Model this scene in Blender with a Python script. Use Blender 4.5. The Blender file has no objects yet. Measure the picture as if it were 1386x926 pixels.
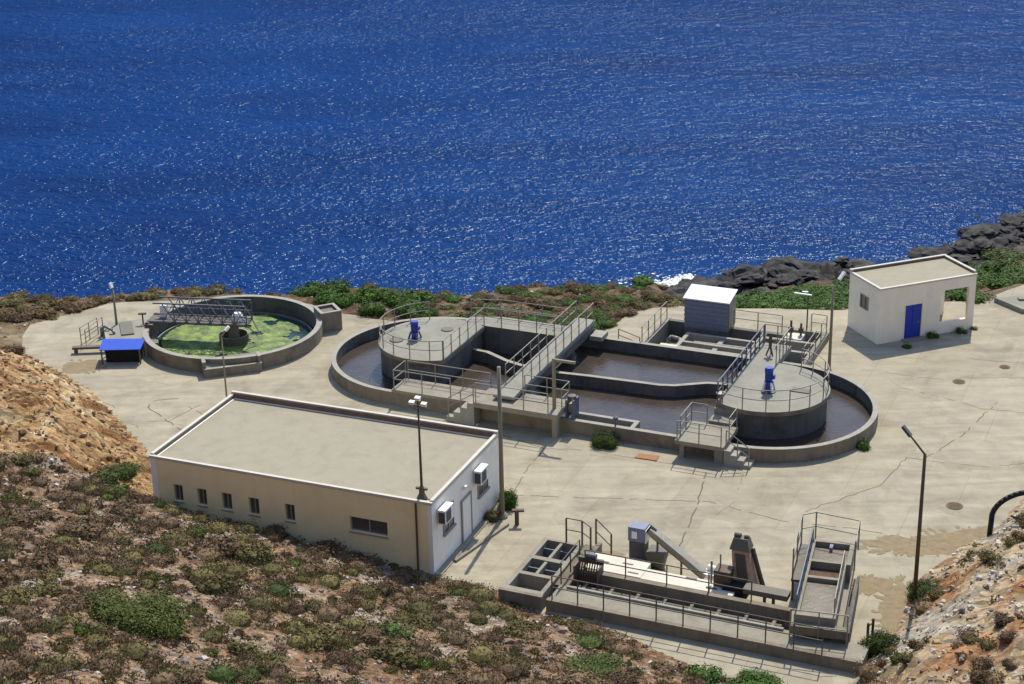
import bpy, bmesh, math, random
import numpy as np
from math import sin, cos, pi, radians, sqrt, atan2
from mathutils import Matrix, Vector, geometry as mgeo, noise as mnoise

random.seed(11)
SC = bpy.context.scene
COL = SC.collection

# ---------------------------------------------------------------- camera
PITCH, ROLL, CAMH = 0.3801, -0.0216, 40.0
cam_d = bpy.data.cameras.new('camera')
cam = bpy.data.objects.new('camera', cam_d)
COL.objects.link(cam)
_R = Vector((1, 0, 0)); _F = Vector((0, cos(PITCH), -sin(PITCH))); _U = Vector((0, sin(PITCH), cos(PITCH)))
_R2 = cos(ROLL) * _R + sin(ROLL) * _U
_U2 = -sin(ROLL) * _R + cos(ROLL) * _U
cam.matrix_world = Matrix(((_R2.x, _U2.x, -_F.x, 0), (_R2.y, _U2.y, -_F.y, 0), (_R2.z, _U2.z, -_F.z, CAMH), (0, 0, 0, 1)))
cam_d.sensor_width = 36.0
cam_d.lens = 36.0 * 2358.6 / 1386.0
cam_d.clip_start = 0.5
cam_d.clip_end = 20000
SC.camera = cam

# ---------------------------------------------------------------- light
SUN_AZ, SUN_EL = radians(17.0), radians(54.0)
world = bpy.data.worlds.new('World')
SC.world = world
world.use_nodes = True
wn = world.node_tree.nodes; wl = world.node_tree.links
wn.clear()
wo = wn.new('ShaderNodeOutputWorld'); wb = wn.new('ShaderNodeBackground'); ws = wn.new('ShaderNodeTexSky')
ws.sky_type = 'NISHITA'; ws.sun_disc = False
ws.sun_elevation = SUN_EL; ws.sun_rotation = SUN_AZ
ws.altitude = 0; ws.air_density = 1.0; ws.dust_density = 0.6; ws.ozone_density = 1.4
wb.inputs['Strength'].default_value = 0.15
wl.new(ws.outputs[0], wb.inputs[0]); wl.new(wb.outputs[0], wo.inputs[0])
sun_d = bpy.data.lights.new('sun', 'SUN')
sun_d.energy = 3.45; sun_d.angle = radians(0.5); sun_d.color = (1.0, 0.93, 0.78)
sun = bpy.data.objects.new('sun', sun_d)
COL.objects.link(sun)
_sd = Vector((sin(SUN_AZ) * cos(SUN_EL), cos(SUN_AZ) * cos(SUN_EL), sin(SUN_EL)))
sun.rotation_euler = _sd.to_track_quat('Z', 'Y').to_euler()
sun.location = (20, 120, 90)
SC.view_settings.view_transform = 'Standard'
SC.view_settings.look = 'None'
SC.view_settings.exposure = 0.6
SC.view_settings.gamma = 1.0
SC.view_settings.use_curve_mapping = False

# ---------------------------------------------------------------- materials
def new_mat(name):
    m = bpy.data.materials.new(name); m.use_nodes = True
    return m, m.node_tree.nodes, m.node_tree.links, m.node_tree.nodes['Principled BSDF']

KB = 0.68
def lin(c): return (c[0], c[1], c[2], 1.0)
def dim(c): return tuple(v * KB for v in c)

def mat(name, base, rough=0.85, metal=0.0, var=0.18, scale=1.3, dirt=None, dirt_amt=0.5, bump=0.0, bscale=20.0, spec=0.3, obj_var=0.0, detail=6):
    """weathered surface: two scales of noise round a base colour, optional stains of their own shape"""
    if not name.startswith(('white', 'tan_')):
        base = dim(base); dirt = dim(dirt) if dirt else None
    m, n, l, p = new_mat(name)
    tc = n.new('ShaderNodeTexCoord')
    geo = n.new('ShaderNodeNewGeometry')
    src = geo.outputs['Position']
    nz = n.new('ShaderNodeTexNoise'); nz.inputs['Scale'].default_value = scale; nz.inputs['Detail'].default_value = detail; nz.inputs['Roughness'].default_value = 0.65
    l.new(src, nz.inputs['Vector'])
    cr = n.new('ShaderNodeValToRGB')
    cr.color_ramp.elements[0].position = 0.28; cr.color_ramp.elements[1].position = 0.72
    lo = tuple(max(0, c * (1 - var)) for c in base); hi = tuple(min(1, c * (1 + var)) for c in base)
    cr.color_ramp.elements[0].color = lin(lo); cr.color_ramp.elements[1].color = lin(hi)
    l.new(nz.outputs['Fac'], cr.inputs[0])
    out = cr.outputs[0]
    if dirt:
        n2 = n.new('ShaderNodeTexNoise'); n2.inputs['Scale'].default_value = scale * 0.45; n2.inputs['Detail'].default_value = 9; n2.inputs['Roughness'].default_value = 0.72; n2.inputs['Distortion'].default_value = 0.6
        l.new(src, n2.inputs['Vector'])
        r2 = n.new('ShaderNodeValToRGB'); r2.color_ramp.elements[0].position = 0.5; r2.color_ramp.elements[1].position = 0.68
        r2.color_ramp.elements[0].color = (0, 0, 0, 1); r2.color_ramp.elements[1].color = (dirt_amt,) * 3 + (1,)
        l.new(n2.outputs['Fac'], r2.inputs[0])
        mx = n.new('ShaderNodeMix'); mx.data_type = 'RGBA'
        l.new(r2.outputs[0], mx.inputs['Factor']); l.new(out, mx.inputs['A']); mx.inputs['B'].default_value = lin(dirt)
        out = mx.outputs['Result']
    if obj_var > 0:
        oi = n.new('ShaderNodeObjectInfo')
        hs = n.new('ShaderNodeHueSaturation')
        mr = n.new('ShaderNodeMapRange'); mr.inputs['To Min'].default_value = 1 - obj_var; mr.inputs['To Max'].default_value = 1 + obj_var
        l.new(oi.outputs['Random'], mr.inputs['Value']); l.new(mr.outputs[0], hs.inputs['Value'])
        mh = n.new('ShaderNodeMapRange'); mh.inputs['To Min'].default_value = 0.5 - obj_var * 0.07; mh.inputs['To Max'].default_value = 0.5 + obj_var * 0.07
        mm = n.new('ShaderNodeMath'); mm.operation = 'FRACT'
        mu = n.new('ShaderNodeMath'); mu.operation = 'MULTIPLY'; mu.inputs[1].default_value = 7.31
        l.new(oi.outputs['Random'], mu.inputs[0]); l.new(mu.outputs[0], mm.inputs[0]); l.new(mm.outputs[0], mh.inputs['Value']); l.new(mh.outputs[0], hs.inputs['Hue'])
        l.new(out, hs.inputs['Color']); out = hs.outputs['Color']
    l.new(out, p.inputs['Base Color'])
    p.inputs['Roughness'].default_value = rough; p.inputs['Metallic'].default_value = metal
    p.inputs['Specular IOR Level'].default_value = spec
    if bump > 0:
        n3 = n.new('ShaderNodeTexNoise'); n3.inputs['Scale'].default_value = bscale; n3.inputs['Detail'].default_value = 5
        l.new(src, n3.inputs['Vector'])
        b = n.new('ShaderNodeBump'); b.inputs['Strength'].default_value = bump; b.inputs['Distance'].default_value = 0.05
        l.new(n3.outputs['Fac'], b.inputs['Height']); l.new(b.outputs[0], p.inputs['Normal'])
    return m

def add_streaks(m, amount, tint, sc=(2.2, 2.2, 0.16)):
    """run-off stains: noise drawn out vertically"""
    n, l = m.node_tree.nodes, m.node_tree.links; p = n['Principled BSDF']
    src = p.inputs['Base Color'].links[0].from_socket
    geo = n.new('ShaderNodeNewGeometry'); mp = n.new('ShaderNodeMapping'); mp.inputs['Scale'].default_value = sc
    l.new(geo.outputs['Position'], mp.inputs['Vector'])
    t = n.new('ShaderNodeTexNoise'); t.inputs['Scale'].default_value = 1.6; t.inputs['Detail'].default_value = 7; t.inputs['Roughness'].default_value = 0.7
    l.new(mp.outputs[0], t.inputs['Vector'])
    r = n.new('ShaderNodeValToRGB'); r.color_ramp.elements[0].position = 0.48; r.color_ramp.elements[1].position = 0.75
    r.color_ramp.elements[0].color = (0, 0, 0, 1); r.color_ramp.elements[1].color = (amount,) * 3 + (1,)
    l.new(t.outputs['Fac'], r.inputs[0])
    x = n.new('ShaderNodeMix'); x.data_type = 'RGBA'; x.inputs['B'].default_value = lin(tint)
    l.new(r.outputs[0], x.inputs['Factor']); l.new(src, x.inputs['A']); l.new(x.outputs['Result'], p.inputs['Base Color'])

def add_panels(m, amt=0.12, speck=(0.20, 0.165, 0.12)):
    """poured bays of slightly different tone, tyre-wide dusty bands and small dark spots"""
    n, l = m.node_tree.nodes, m.node_tree.links; p = n['Principled BSDF']
    src = p.inputs['Base Color'].links[0].from_socket
    geo = n.new('ShaderNodeNewGeometry'); mp = n.new('ShaderNodeMapping'); mp.inputs['Rotation'].default_value = (0, 0, radians(23.9))
    l.new(geo.outputs['Position'], mp.inputs['Vector'])
    b = n.new('ShaderNodeTexBrick'); b.inputs['Scale'].default_value = 1.0; b.inputs['Brick Width'].default_value = 5.6; b.inputs['Row Height'].default_value = 4.6
    b.inputs['Mortar Size'].default_value = 0.02; b.inputs['Mortar Smooth'].default_value = 0.0; b.offset = 0.37
    b.inputs['Color1'].default_value = (1 - amt, 1 - amt, 1 - amt * 1.15, 1); b.inputs['Color2'].default_value = (1 + amt, 1 + amt, 1 + amt, 1); b.inputs['Mortar'].default_value = (0.84, 0.82, 0.79, 1)
    l.new(mp.outputs[0], b.inputs['Vector'])
    x = n.new('ShaderNodeMix'); x.data_type = 'RGBA'; x.blend_type = 'MULTIPLY'; x.inputs['Factor'].default_value = 1.0
    l.new(src, x.inputs['A']); l.new(b.outputs['Color'], x.inputs['B'])
    m2 = n.new('ShaderNodeMapping'); m2.inputs['Scale'].default_value = (0.10, 0.75, 1); m2.inputs['Rotation'].default_value = (0, 0, radians(14)); l.new(geo.outputs['Position'], m2.inputs['Vector'])
    t = n.new('ShaderNodeTexNoise'); t.inputs['Scale'].default_value = 1.3; t.inputs['Detail'].default_value = 6; t.inputs['Distortion'].default_value = 1.2; l.new(m2.outputs[0], t.inputs['Vector'])
    r = n.new('ShaderNodeMapRange'); r.inputs['From Min'].default_value = 0.3; r.inputs['From Max'].default_value = 0.7; r.inputs['To Min'].default_value = 0.86; r.inputs['To Max'].default_value = 1.12; l.new(t.outputs['Fac'], r.inputs['Value'])
    y = n.new('ShaderNodeMix'); y.data_type = 'RGBA'; y.blend_type = 'MULTIPLY'; y.inputs['Factor'].default_value = 1.0
    l.new(x.outputs['Result'], y.inputs['A']); l.new(r.outputs[0], y.inputs['B'])
    v = n.new('ShaderNodeTexNoise'); v.inputs['Scale'].default_value = 3.1; v.inputs['Detail'].default_value = 3; l.new(geo.outputs['Position'], v.inputs['Vector'])
    c = n.new('ShaderNodeValToRGB'); c.color_ramp.elements[0].position = 0.70; c.color_ramp.elements[1].position = 0.76; c.color_ramp.elements[1].color = (0.7, 0.7, 0.7, 1); l.new(v.outputs['Fac'], c.inputs[0])
    z = n.new('ShaderNodeMix'); z.data_type = 'RGBA'; z.inputs['B'].default_value = lin(speck)
    l.new(c.outputs[0], z.inputs['Factor']); l.new(y.outputs['Result'], z.inputs['A']); l.new(z.outputs['Result'], p.inputs['Base Color'])

M = {}
M['pavement'] = mat('pavement_concrete', (0.46, 0.405, 0.295), 0.9, var=0.17, scale=0.8, dirt=(0.28, 0.235, 0.165), dirt_amt=0.65, bump=0.3, bscale=6, detail=14)
M['joint'] = mat('dark_joint', (0.19, 0.16, 0.12), 0.95, var=0.2)
M['sand'] = mat('sand_wash', (0.335, 0.255, 0.15), 0.95, var=0.18, scale=2.5)
M['concrete'] = mat('grey_concrete', (0.37, 0.335, 0.265), 0.9, var=0.14, scale=1.2, dirt=(0.20, 0.17, 0.13), dirt_amt=0.6, bump=0.2)
M['tank'] = mat('tank_concrete', (0.31, 0.262, 0.195), 0.9, var=0.18, scale=1.1, dirt=(0.13, 0.105, 0.085), dirt_amt=0.65, bump=0.2)
M['deck'] = mat('deck_concrete', (0.36, 0.345, 0.285), 0.9, var=0.13, scale=1.0, dirt=(0.22, 0.2, 0.17), dirt_amt=0.55, bump=0.2)
M['wet_shade'] = mat('wet_stained_shaded_concrete', (0.175, 0.168, 0.158), 0.8, var=0.25, scale=1.1, dirt=(0.045, 0.04, 0.035), dirt_amt=0.7, bump=0.2)  # wet, stained concrete, darkened further to paint in the shade inside the tanks
M['cap'] = mat('pale_wall_cap', (0.44, 0.41, 0.345), 0.9, var=0.13, scale=2.0, dirt=(0.25, 0.22, 0.19), dirt_amt=0.5)
M['bright'] = mat('whitewashed_concrete', (0.58, 0.545, 0.46), 0.85, var=0.08, scale=1.4, dirt=(0.45, 0.38, 0.28), dirt_amt=0.4)
M['roof'] = mat('roof_screed', (0.44, 0.395, 0.292), 0.92, var=0.06, scale=1.8, dirt=(0.33, 0.295, 0.22), dirt_amt=0.5, bump=0.3, bscale=14)
M['plaster'] = mat('white_plaster', (0.85, 0.80, 0.72), 0.85, var=0.05, scale=1.0, dirt=(0.66, 0.60, 0.52), dirt_amt=0.45)
M['tan'] = mat('tan_plaster', (0.88, 0.71, 0.41), 0.88, var=0.06, scale=0.8, dirt=(0.80, 0.61, 0.33), dirt_amt=0.5)
M['cream'] = mat('white_cream_plaster', (0.86, 0.785, 0.645), 0.85, var=0.05, scale=1.0, dirt=(0.70, 0.60, 0.46), dirt_amt=0.5)
M['trim'] = mat('white_parapet', (0.53, 0.495, 0.43), 0.85, var=0.08, scale=2.5, dirt=(0.46, 0.40, 0.33), dirt_amt=0.5)
M['frame_brown'] = mat('brown_frame', (0.42, 0.36, 0.28), 0.6, var=0.1)
M['frame_grey'] = mat('pale_frame', (0.42, 0.41, 0.38), 0.6, var=0.1)
M['blue_door'] = mat('blue_paint', (0.028, 0.065, 0.52), 0.45, var=0.12, scale=3)
M['blue_sheet'] = mat('blue_sheet', (0.01, 0.075, 0.62), 0.4, var=0.12, scale=2)
M['blue_motor'] = mat('blue_enamel', (0.012, 0.055, 0.42), 0.35, var=0.15, scale=4, spec=0.5)
M['galv'] = mat('galvanised_steel', (0.36, 0.34, 0.29), 0.55, metal=0.35, var=0.2, scale=3)
M['galv_dark'] = mat('weathered_steel', (0.17, 0.145, 0.115), 0.65, metal=0.2, var=0.25, scale=3)
M['bluegrey'] = mat('bluegrey_steel', (0.16, 0.18, 0.235), 0.5, metal=0.3, var=0.15, scale=4)
M['rust'] = mat('rusty_steel', (0.15, 0.085, 0.05), 0.85, var=0.3, scale=5, dirt=(0.06, 0.04, 0.03), dirt_amt=0.7)
M['shade_strip'] = mat('stained_shaded_parapet', (0.23, 0.155, 0.115), 0.9, var=0.3, scale=2.5)  # brown stain with the shade of the inner parapet faces painted in
M['machine'] = mat('brown_machine_casing', (0.70, 0.47, 0.29), 0.7, var=0.2, scale=3, dirt=(0.12, 0.08, 0.05), dirt_amt=0.6)
M['brownsteel'] = mat('brown_steel_pole', (0.15, 0.105, 0.07), 0.7, var=0.2, scale=3)
M['polecream'] = mat('cream_pole', (0.34, 0.30, 0.22), 0.7, var=0.12, scale=3)
M['white'] = mat('white_enamel', (0.78, 0.78, 0.76), 0.4, var=0.03, spec=0.5)
M['black'] = mat('black_rubber', (0.018, 0.018, 0.022), 0.6, var=0.2)
M['dark'] = mat('dark_fill', (0.02, 0.02, 0.022), 0.9, var=0.2)
M['cabinet'] = mat('grey_cabinet', (0.10, 0.10, 0.12), 0.5, var=0.1, scale=3)
M['shedwall'] = mat('bluegrey_cladding', (0.26, 0.29, 0.40), 0.6, var=0.12, scale=3)
M['shedroof'] = mat('white_sheet_roof', (0.56, 0.58, 0.63), 0.35, var=0.06, scale=6)
M['stone'] = mat('limestone', (0.43, 0.37, 0.30), 0.95, var=0.3, scale=2.0)
M['blackrock'] = mat('dark_shore_rock', (0.045, 0.042, 0.044), 0.9, var=0.6, scale=2.2, dirt=(0.17, 0.145, 0.12), dirt_amt=0.7, bump=0.6, bscale=5)
M['hatch'] = mat('grey_steel_cover', (0.20, 0.18, 0.145), 0.7, var=0.12, scale=3)
M['terracotta'] = mat('orange_rust_plate', (0.44, 0.20, 0.10), 0.85, var=0.2, scale=6)
M['grass_floor'] = mat('channel_floor', (0.24, 0.20, 0.145), 0.95, var=0.2, scale=2.5)
M['wood'] = mat('grey_bark', (0.12, 0.09, 0.065), 0.95, var=0.2, scale=9)

add_panels(M['pavement'], 0.05)
add_streaks(M['cream'], 0.2, (0.62, 0.50, 0.36)); add_streaks(M['plaster'], 0.18, (0.62, 0.53, 0.42)); add_streaks(M['tan'], 0.2, (0.68, 0.50, 0.27))
add_streaks(M['tank'], 0.55, (0.10, 0.075, 0.055)); add_streaks(M['wet_shade'], 0.5, (0.045, 0.042, 0.036)); add_streaks(M['concrete'], 0.35, (0.15, 0.12, 0.09))
def mat_glass():
    m, n, l, p = new_mat('window_pane')
    p.inputs['Base Color'].default_value = (0.10, 0.085, 0.075, 1); p.inputs['Roughness'].default_value = 0.12
    p.inputs['Specular IOR Level'].default_value = 0.6
    return m
M['glass'] = mat_glass()

def mat_sludge(name, c1, c2, rough=0.16, scale=0.5, bs=0.05):
    m, n, l, p = new_mat(name)
    geo = n.new('ShaderNodeNewGeometry')
    a = n.new('ShaderNodeTexNoise'); a.inputs['Scale'].default_value = scale; a.inputs['Detail'].default_value = 6; a.inputs['Distortion'].default_value = 1.0
    l.new(geo.outputs['Position'], a.inputs['Vector'])
    r = n.new('ShaderNodeValToRGB'); r.color_ramp.elements[0].position = 0.35; r.color_ramp.elements[1].position = 0.7
    r.color_ramp.elements[0].color = lin(c1); r.color_ramp.elements[1].color = lin(c2)
    l.new(a.outputs['Fac'], r.inputs[0]); l.new(r.outputs[0], p.inputs['Base Color'])
    p.inputs['Roughness'].default_value = rough; p.inputs['IOR'].default_value = 1.33
    b2 = n.new('ShaderNodeTexNoise'); b2.inputs['Scale'].default_value = 5; b2.inputs['Detail'].default_value = 4
    l.new(geo.outputs['Position'], b2.inputs['Vector'])
    b = n.new('ShaderNodeBump'); b.inputs['Strength'].default_value = 0.4; b.inputs['Distance'].default_value = bs
    l.new(b2.outputs['Fac'], b.inputs['Height']); l.new(b.outputs[0], p.inputs['Normal'])
    return m
M['sludge'] = mat_sludge('brown_sludge_water', (0.040, 0.031, 0.026), (0.062, 0.046, 0.037))
M['tankwater'] = mat_sludge('dark_green_water', (0.012, 0.03, 0.035), (0.02, 0.045, 0.05), 0.15)
M['gritwater'] = mat_sludge('grey_grit_water', (0.10, 0.085, 0.06), (0.16, 0.13, 0.09), 0.35)

def mat_algae():
    m, n, l, p = new_mat('floating_algae')
    geo = n.new('ShaderNodeNewGeometry')
    a = n.new('ShaderNodeTexNoise'); a.inputs['Scale'].default_value = 1.5; a.inputs['Detail'].default_value = 9; a.inputs['Roughness'].default_value = 0.7
    b = n.new('ShaderNodeTexVoronoi'); b.inputs['Scale'].default_value = 5.5
    l.new(geo.outputs['Position'], a.inputs['Vector']); l.new(geo.outputs['Position'], b.inputs['Vector'])
    r = n.new('ShaderNodeValToRGB')
    r.color_ramp.elements[0].position = 0.36; r.color_ramp.elements[0].color = (0.022, 0.060, 0.018, 1)
    r.color_ramp.elements[1].position = 0.66; r.color_ramp.elements[1].color = (0.28, 0.35, 0.055, 1)
    e = r.color_ramp.elements.new(0.5); e.color = (0.12, 0.185, 0.026, 1)
    l.new(a.outputs['Fac'], r.inputs[0])
    mx = n.new('ShaderNodeMix'); mx.data_type = 'RGBA'; mx.blend_type = 'MULTIPLY'; mx.inputs['Factor'].default_value = 0.4
    r2 = n.new('ShaderNodeValToRGB'); r2.color_ramp.elements[0].color = (1.25, 1.25, 1.25, 1); r2.color_ramp.elements[1].color = (0.45, 0.5, 0.5, 1)
    r2.color_ramp.elements[1].position = 0.75
    l.new(b.outputs['Distance'], r2.inputs[0]); l.new(r.outputs[0], mx.inputs['A']); l.new(r2.outputs[0], mx.inputs['B'])
    l.new(mx.outputs['Result'], p.inputs['Base Color']); p.inputs['Roughness'].default_value = 0.7
    return m
M['algae'] = mat_algae()

def mat_sea():
    m, n, l, p = new_mat('sea_water')
    geo = n.new('ShaderNodeNewGeometry')
    def noise(scale, detail, sx=1, sy=1, rot=0.0, rough=0.55):
        mp = n.new('ShaderNodeMapping'); mp.inputs['Scale'].default_value = (sx, sy, 1); mp.inputs['Rotation'].default_value = (0, 0, rot)
        l.new(geo.outputs['Position'], mp.inputs['Vector'])
        t = n.new('ShaderNodeTexNoise'); t.inputs['Scale'].default_value = scale; t.inputs['Detail'].default_value = detail; t.inputs['Roughness'].default_value = rough
        l.new(mp.outputs[0], t.inputs['Vector']); return t
    big = noise(0.05, 4, 0.5, 1.4, radians(-24))
    r = n.new('ShaderNodeValToRGB')
    r.color_ramp.elements[0].position = 0.3; r.color_ramp.elements[0].color = (0.0011, 0.018, 0.093, 1)
    r.color_ramp.elements[1].position = 0.75; r.color_ramp.elements[1].color = (0.002, 0.032, 0.146, 1)
    l.new(big.outputs['Fac'], r.inputs[0])
    n.remove(p)
    df = n.new('ShaderNodeBsdfDiffuse'); gl = n.new('ShaderNodeBsdfGlossy'); mxs = n.new('ShaderNodeMixShader')
    l.new(r.outputs[0], df.inputs['Color']); gl.inputs['Roughness'].default_value = 0.20; gl.inputs['Color'].default_value = (0.66, 0.84, 1, 1)
    lw = n.new('ShaderNodeLayerWeight'); lw.inputs['Blend'].default_value = 0.25
    lm_ = n.new('ShaderNodeMapRange'); lm_.inputs['From Min'].default_value = 0.3; lm_.inputs['From Max'].default_value = 0.85; lm_.inputs['To Min'].default_value = 0.016; lm_.inputs['To Max'].default_value = 0.034
    l.new(lw.outputs['Facing'], lm_.inputs['Value']); l.new(lm_.outputs[0], mxs.inputs['Fac'])
    l.new(df.outputs[0], mxs.inputs[1]); l.new(gl.outputs[0], mxs.inputs[2]); l.new(mxs.outputs[0], n['Material Output'].inputs['Surface'])
    w1 = noise(0.20, 2, 0.7, 1.2, radians(-24))
    w2 = noise(0.72, 2.0, 0.85, 1.0, radians(-20))
    w3 = noise(2.1, 2.0, 0.85, 1.0, radians(10))
    def mul(t, k):
        q = n.new('ShaderNodeMath'); q.operation = 'MULTIPLY'; q.inputs[1].default_value = k; l.new(t.outputs['Fac'], q.inputs[0]); return q
    a1 = n.new('ShaderNodeMath'); a1.operation = 'ADD'; l.new(mul(w1, 1.6).outputs[0], a1.inputs[0]); l.new(mul(w2, 1.3).outputs[0], a1.inputs[1])
    a2 = n.new('ShaderNodeMath'); a2.operation = 'ADD'; l.new(a1.outputs[0], a2.inputs[0]); l.new(mul(w3, 0.75).outputs[0], a2.inputs[1])
    b = n.new('ShaderNodeBump'); b.inputs['Strength'].default_value = 1.0; b.inputs['Distance'].default_value = 0.34
    gust = noise(0.035, 3, 0.6, 1.5, radians(-22))
    gm = n.new('ShaderNodeMapRange'); gm.inputs['From Min'].default_value = 0.3; gm.inputs['From Max'].default_value = 0.7; gm.inputs['To Min'].default_value = 0.78; gm.inputs['To Max'].default_value = 1.22
    l.new(gust.outputs['Fac'], gm.inputs['Value'])
    a3 = n.new('ShaderNodeMath'); a3.operation = 'MULTIPLY'; l.new(a2.outputs[0], a3.inputs[0]); l.new(gm.outputs[0], a3.inputs[1])
    l.new(a3.outputs[0], b.inputs['Height'])
    for q in (df, gl, lw): l.new(b.outputs[0], q.inputs['Normal'])
    return m
M['sea'] = mat_sea()

def mat_ground(name, c_lo, c_mid, c_hi, scale=1.6, bump=0.6, bscale=4, voro=0.0):
    c_lo, c_mid, c_hi = dim(c_lo), dim(c_mid), dim(c_hi)
    m, n, l, p = new_mat(name)
    geo = n.new('ShaderNodeNewGeometry')
    a = n.new('ShaderNodeTexNoise'); a.inputs['Scale'].default_value = scale; a.inputs['Detail'].default_value = 10; a.inputs['Roughness'].default_value = 0.72
    l.new(geo.outputs['Position'], a.inputs['Vector'])
    a2 = n.new('ShaderNodeTexNoise'); a2.inputs['Scale'].default_value = scale * 0.14; a2.inputs['Detail'].default_value = 4
    l.new(geo.outputs['Position'], a2.inputs['Vector'])
    ad = n.new('ShaderNodeMath'); ad.operation = 'MULTIPLY_ADD'; ad.inputs[1].default_value = 0.55; l.new(a2.outputs['Fac'], ad.inputs[0])
    sb = n.new('ShaderNodeMath'); sb.operation = 'SUBTRACT'; sb.inputs[1].default_value = 0.275; l.new(a.outputs['Fac'], sb.inputs[0]); l.new(sb.outputs[0], ad.inputs[2])
    r = n.new('ShaderNodeValToRGB')
    r.color_ramp.elements[0].position = 0.32; r.color_ramp.elements[0].color = lin(c_lo)
    r.color_ramp.elements[1].position = 0.68; r.color_ramp.elements[1].color = lin(c_hi)
    e = r.color_ramp.elements.new(0.5); e.color = lin(c_mid)
    l.new(ad.outputs[0], r.inputs[0])
    out = r.outputs[0]
    v = n.new('ShaderNodeTexVoronoi'); v.inputs['Scale'].default_value = 3.2; v.feature = 'F1'
    l.new(geo.outputs['Position'], v.inputs['Vector'])
    if voro > 0:
        mx = n.new('ShaderNodeMix'); mx.data_type = 'RGBA'; mx.blend_type = 'MULTIPLY'; mx.inputs['Factor'].default_value = voro
        l.new(out, mx.inputs['A'])
        sr = n.new('ShaderNodeSeparateColor'); l.new(v.outputs['Color'], sr.inputs[0])
        rr = n.new('ShaderNodeMapRange'); rr.inputs['To Min'].default_value = 0.55; rr.inputs['To Max'].default_value = 1.35
        l.new(sr.outputs[0], rr.inputs['Value'])
        l.new(rr.outputs[0], mx.inputs['B']); out = mx.outputs['Result']
    l.new(out, p.inputs['Base Color']); p.inputs['Roughness'].default_value = 0.95; p.inputs['Specular IOR Level'].default_value = 0.1
    b = n.new('ShaderNodeBump'); b.inputs['Strength'].default_value = bump; b.inputs['Distance'].default_value = 0.25
    n3 = n.new('ShaderNodeTexNoise'); n3.inputs['Scale'].default_value = bscale; n3.inputs['Detail'].default_value = 6; n3.inputs['Roughness'].default_value = 0.7
    l.new(geo.outputs['Position'], n3.inputs['Vector'])
    l.new(n3.outputs['Fac'], b.inputs['Height']); l.new(b.outputs[0], p.inputs['Normal'])
    return m
G_HILL = mat_ground('hillside_soil', (0.12, 0.068, 0.04), (0.28, 0.17, 0.105), (0.46, 0.34, 0.24), 1.8, 0.7, 4, 0.3)
G_CUT = mat_ground('golden_cut_rock', (0.16, 0.075, 0.03), (0.34, 0.20, 0.09), (0.54, 0.39, 0.215), 1.5, 1.0, 2.6, 0.6)
G_MOUND = mat_ground('pale_mound_rock', (0.20, 0.11, 0.055), (0.39, 0.285, 0.18), (0.58, 0.50, 0.38), 1.3, 0.9, 3, 0.5)
def mat_rubble(name, a, b, c, zone=0.22, cell=4.0, stretch=(1, 1, 1), rot=0.0, contrast=0.55, bump=0.9):
    """broken ground: patches of three soils and rocks, split into angular pieces of uneven tone"""
    a, b, c = dim(a), dim(b), dim(c)
    m, n, l, p = new_mat(name)
    geo = n.new('ShaderNodeNewGeometry')
    z = n.new('ShaderNodeTexNoise'); z.inputs['Scale'].default_value = zone; z.inputs['Detail'].default_value = 7; z.inputs['Roughness'].default_value = 0.6; z.inputs['Distortion'].default_value = 0.8
    l.new(geo.outputs['Position'], z.inputs['Vector'])
    r = n.new('ShaderNodeValToRGB'); r.color_ramp.elements[0].position = 0.42; r.color_ramp.elements[0].color = lin(a)
    r.color_ramp.elements[1].position = 0.60; r.color_ramp.elements[1].color = lin(c)
    e = r.color_ramp.elements.new(0.47); e.color = lin(b); e = r.color_ramp.elements.new(0.54); e.color = lin(b)
    l.new(z.outputs['Fac'], r.inputs[0])
    mp = n.new('ShaderNodeMapping'); mp.inputs['Rotation'].default_value = (0, 0, rot); mp.inputs['Scale'].default_value = stretch
    wn_ = n.new('ShaderNodeTexNoise'); wn_.inputs['Scale'].default_value = 2.5; wn_.inputs['Detail'].default_value = 4
    l.new(geo.outputs['Position'], wn_.inputs['Vector'])
    va = n.new('ShaderNodeVectorMath'); va.operation = 'MULTIPLY_ADD'; va.inputs[1].default_value = (0.5, 0.5, 0.5)
    l.new(wn_.outputs['Color'], va.inputs[0]); l.new(geo.outputs['Position'], va.inputs[2]); l.new(va.outputs[0], mp.inputs['Vector'])
    out = r.outputs[0]; hts = []
    for k, sc in enumerate((cell, cell * 2.7)):
        v = n.new('ShaderNodeTexVoronoi'); v.inputs['Scale'].default_value = sc; l.new(mp.outputs[0], v.inputs['Vector'])
        sp = n.new('ShaderNodeSeparateColor'); l.new(v.outputs['Color'], sp.inputs[0])
        mr = n.new('ShaderNodeMapRange'); mr.inputs['To Min'].default_value = 1 - contrast; mr.inputs['To Max'].default_value = 1 + contrast * 0.75; l.new(sp.outputs[0], mr.inputs['Value'])
        mx = n.new('ShaderNodeMix'); mx.data_type = 'RGBA'; mx.blend_type = 'MULTIPLY'; mx.inputs['Factor'].default_value = 0.85 if k == 0 else 0.6
        l.new(out, mx.inputs['A']); l.new(mr.outputs[0], mx.inputs['B']); out = mx.outputs['Result']; hts.append(sp.outputs[1])
    l.new(out, p.inputs['Base Color']); p.inputs['Roughness'].default_value = 0.95; p.inputs['Specular IOR Level'].default_value = 0.1
    ad = n.new('ShaderNodeMath'); ad.operation = 'MULTIPLY_ADD'; ad.inputs[1].default_value = 0.4; l.new(hts[1], ad.inputs[0]); l.new(hts[0], ad.inputs[2])
    b_ = n.new('ShaderNodeBump'); b_.inputs['Strength'].default_value = bump; b_.inputs['Distance'].default_value = 0.16
    l.new(ad.outputs[0], b_.inputs['Height']); l.new(b_.outputs[0], p.inputs['Normal'])
    return m
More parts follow.
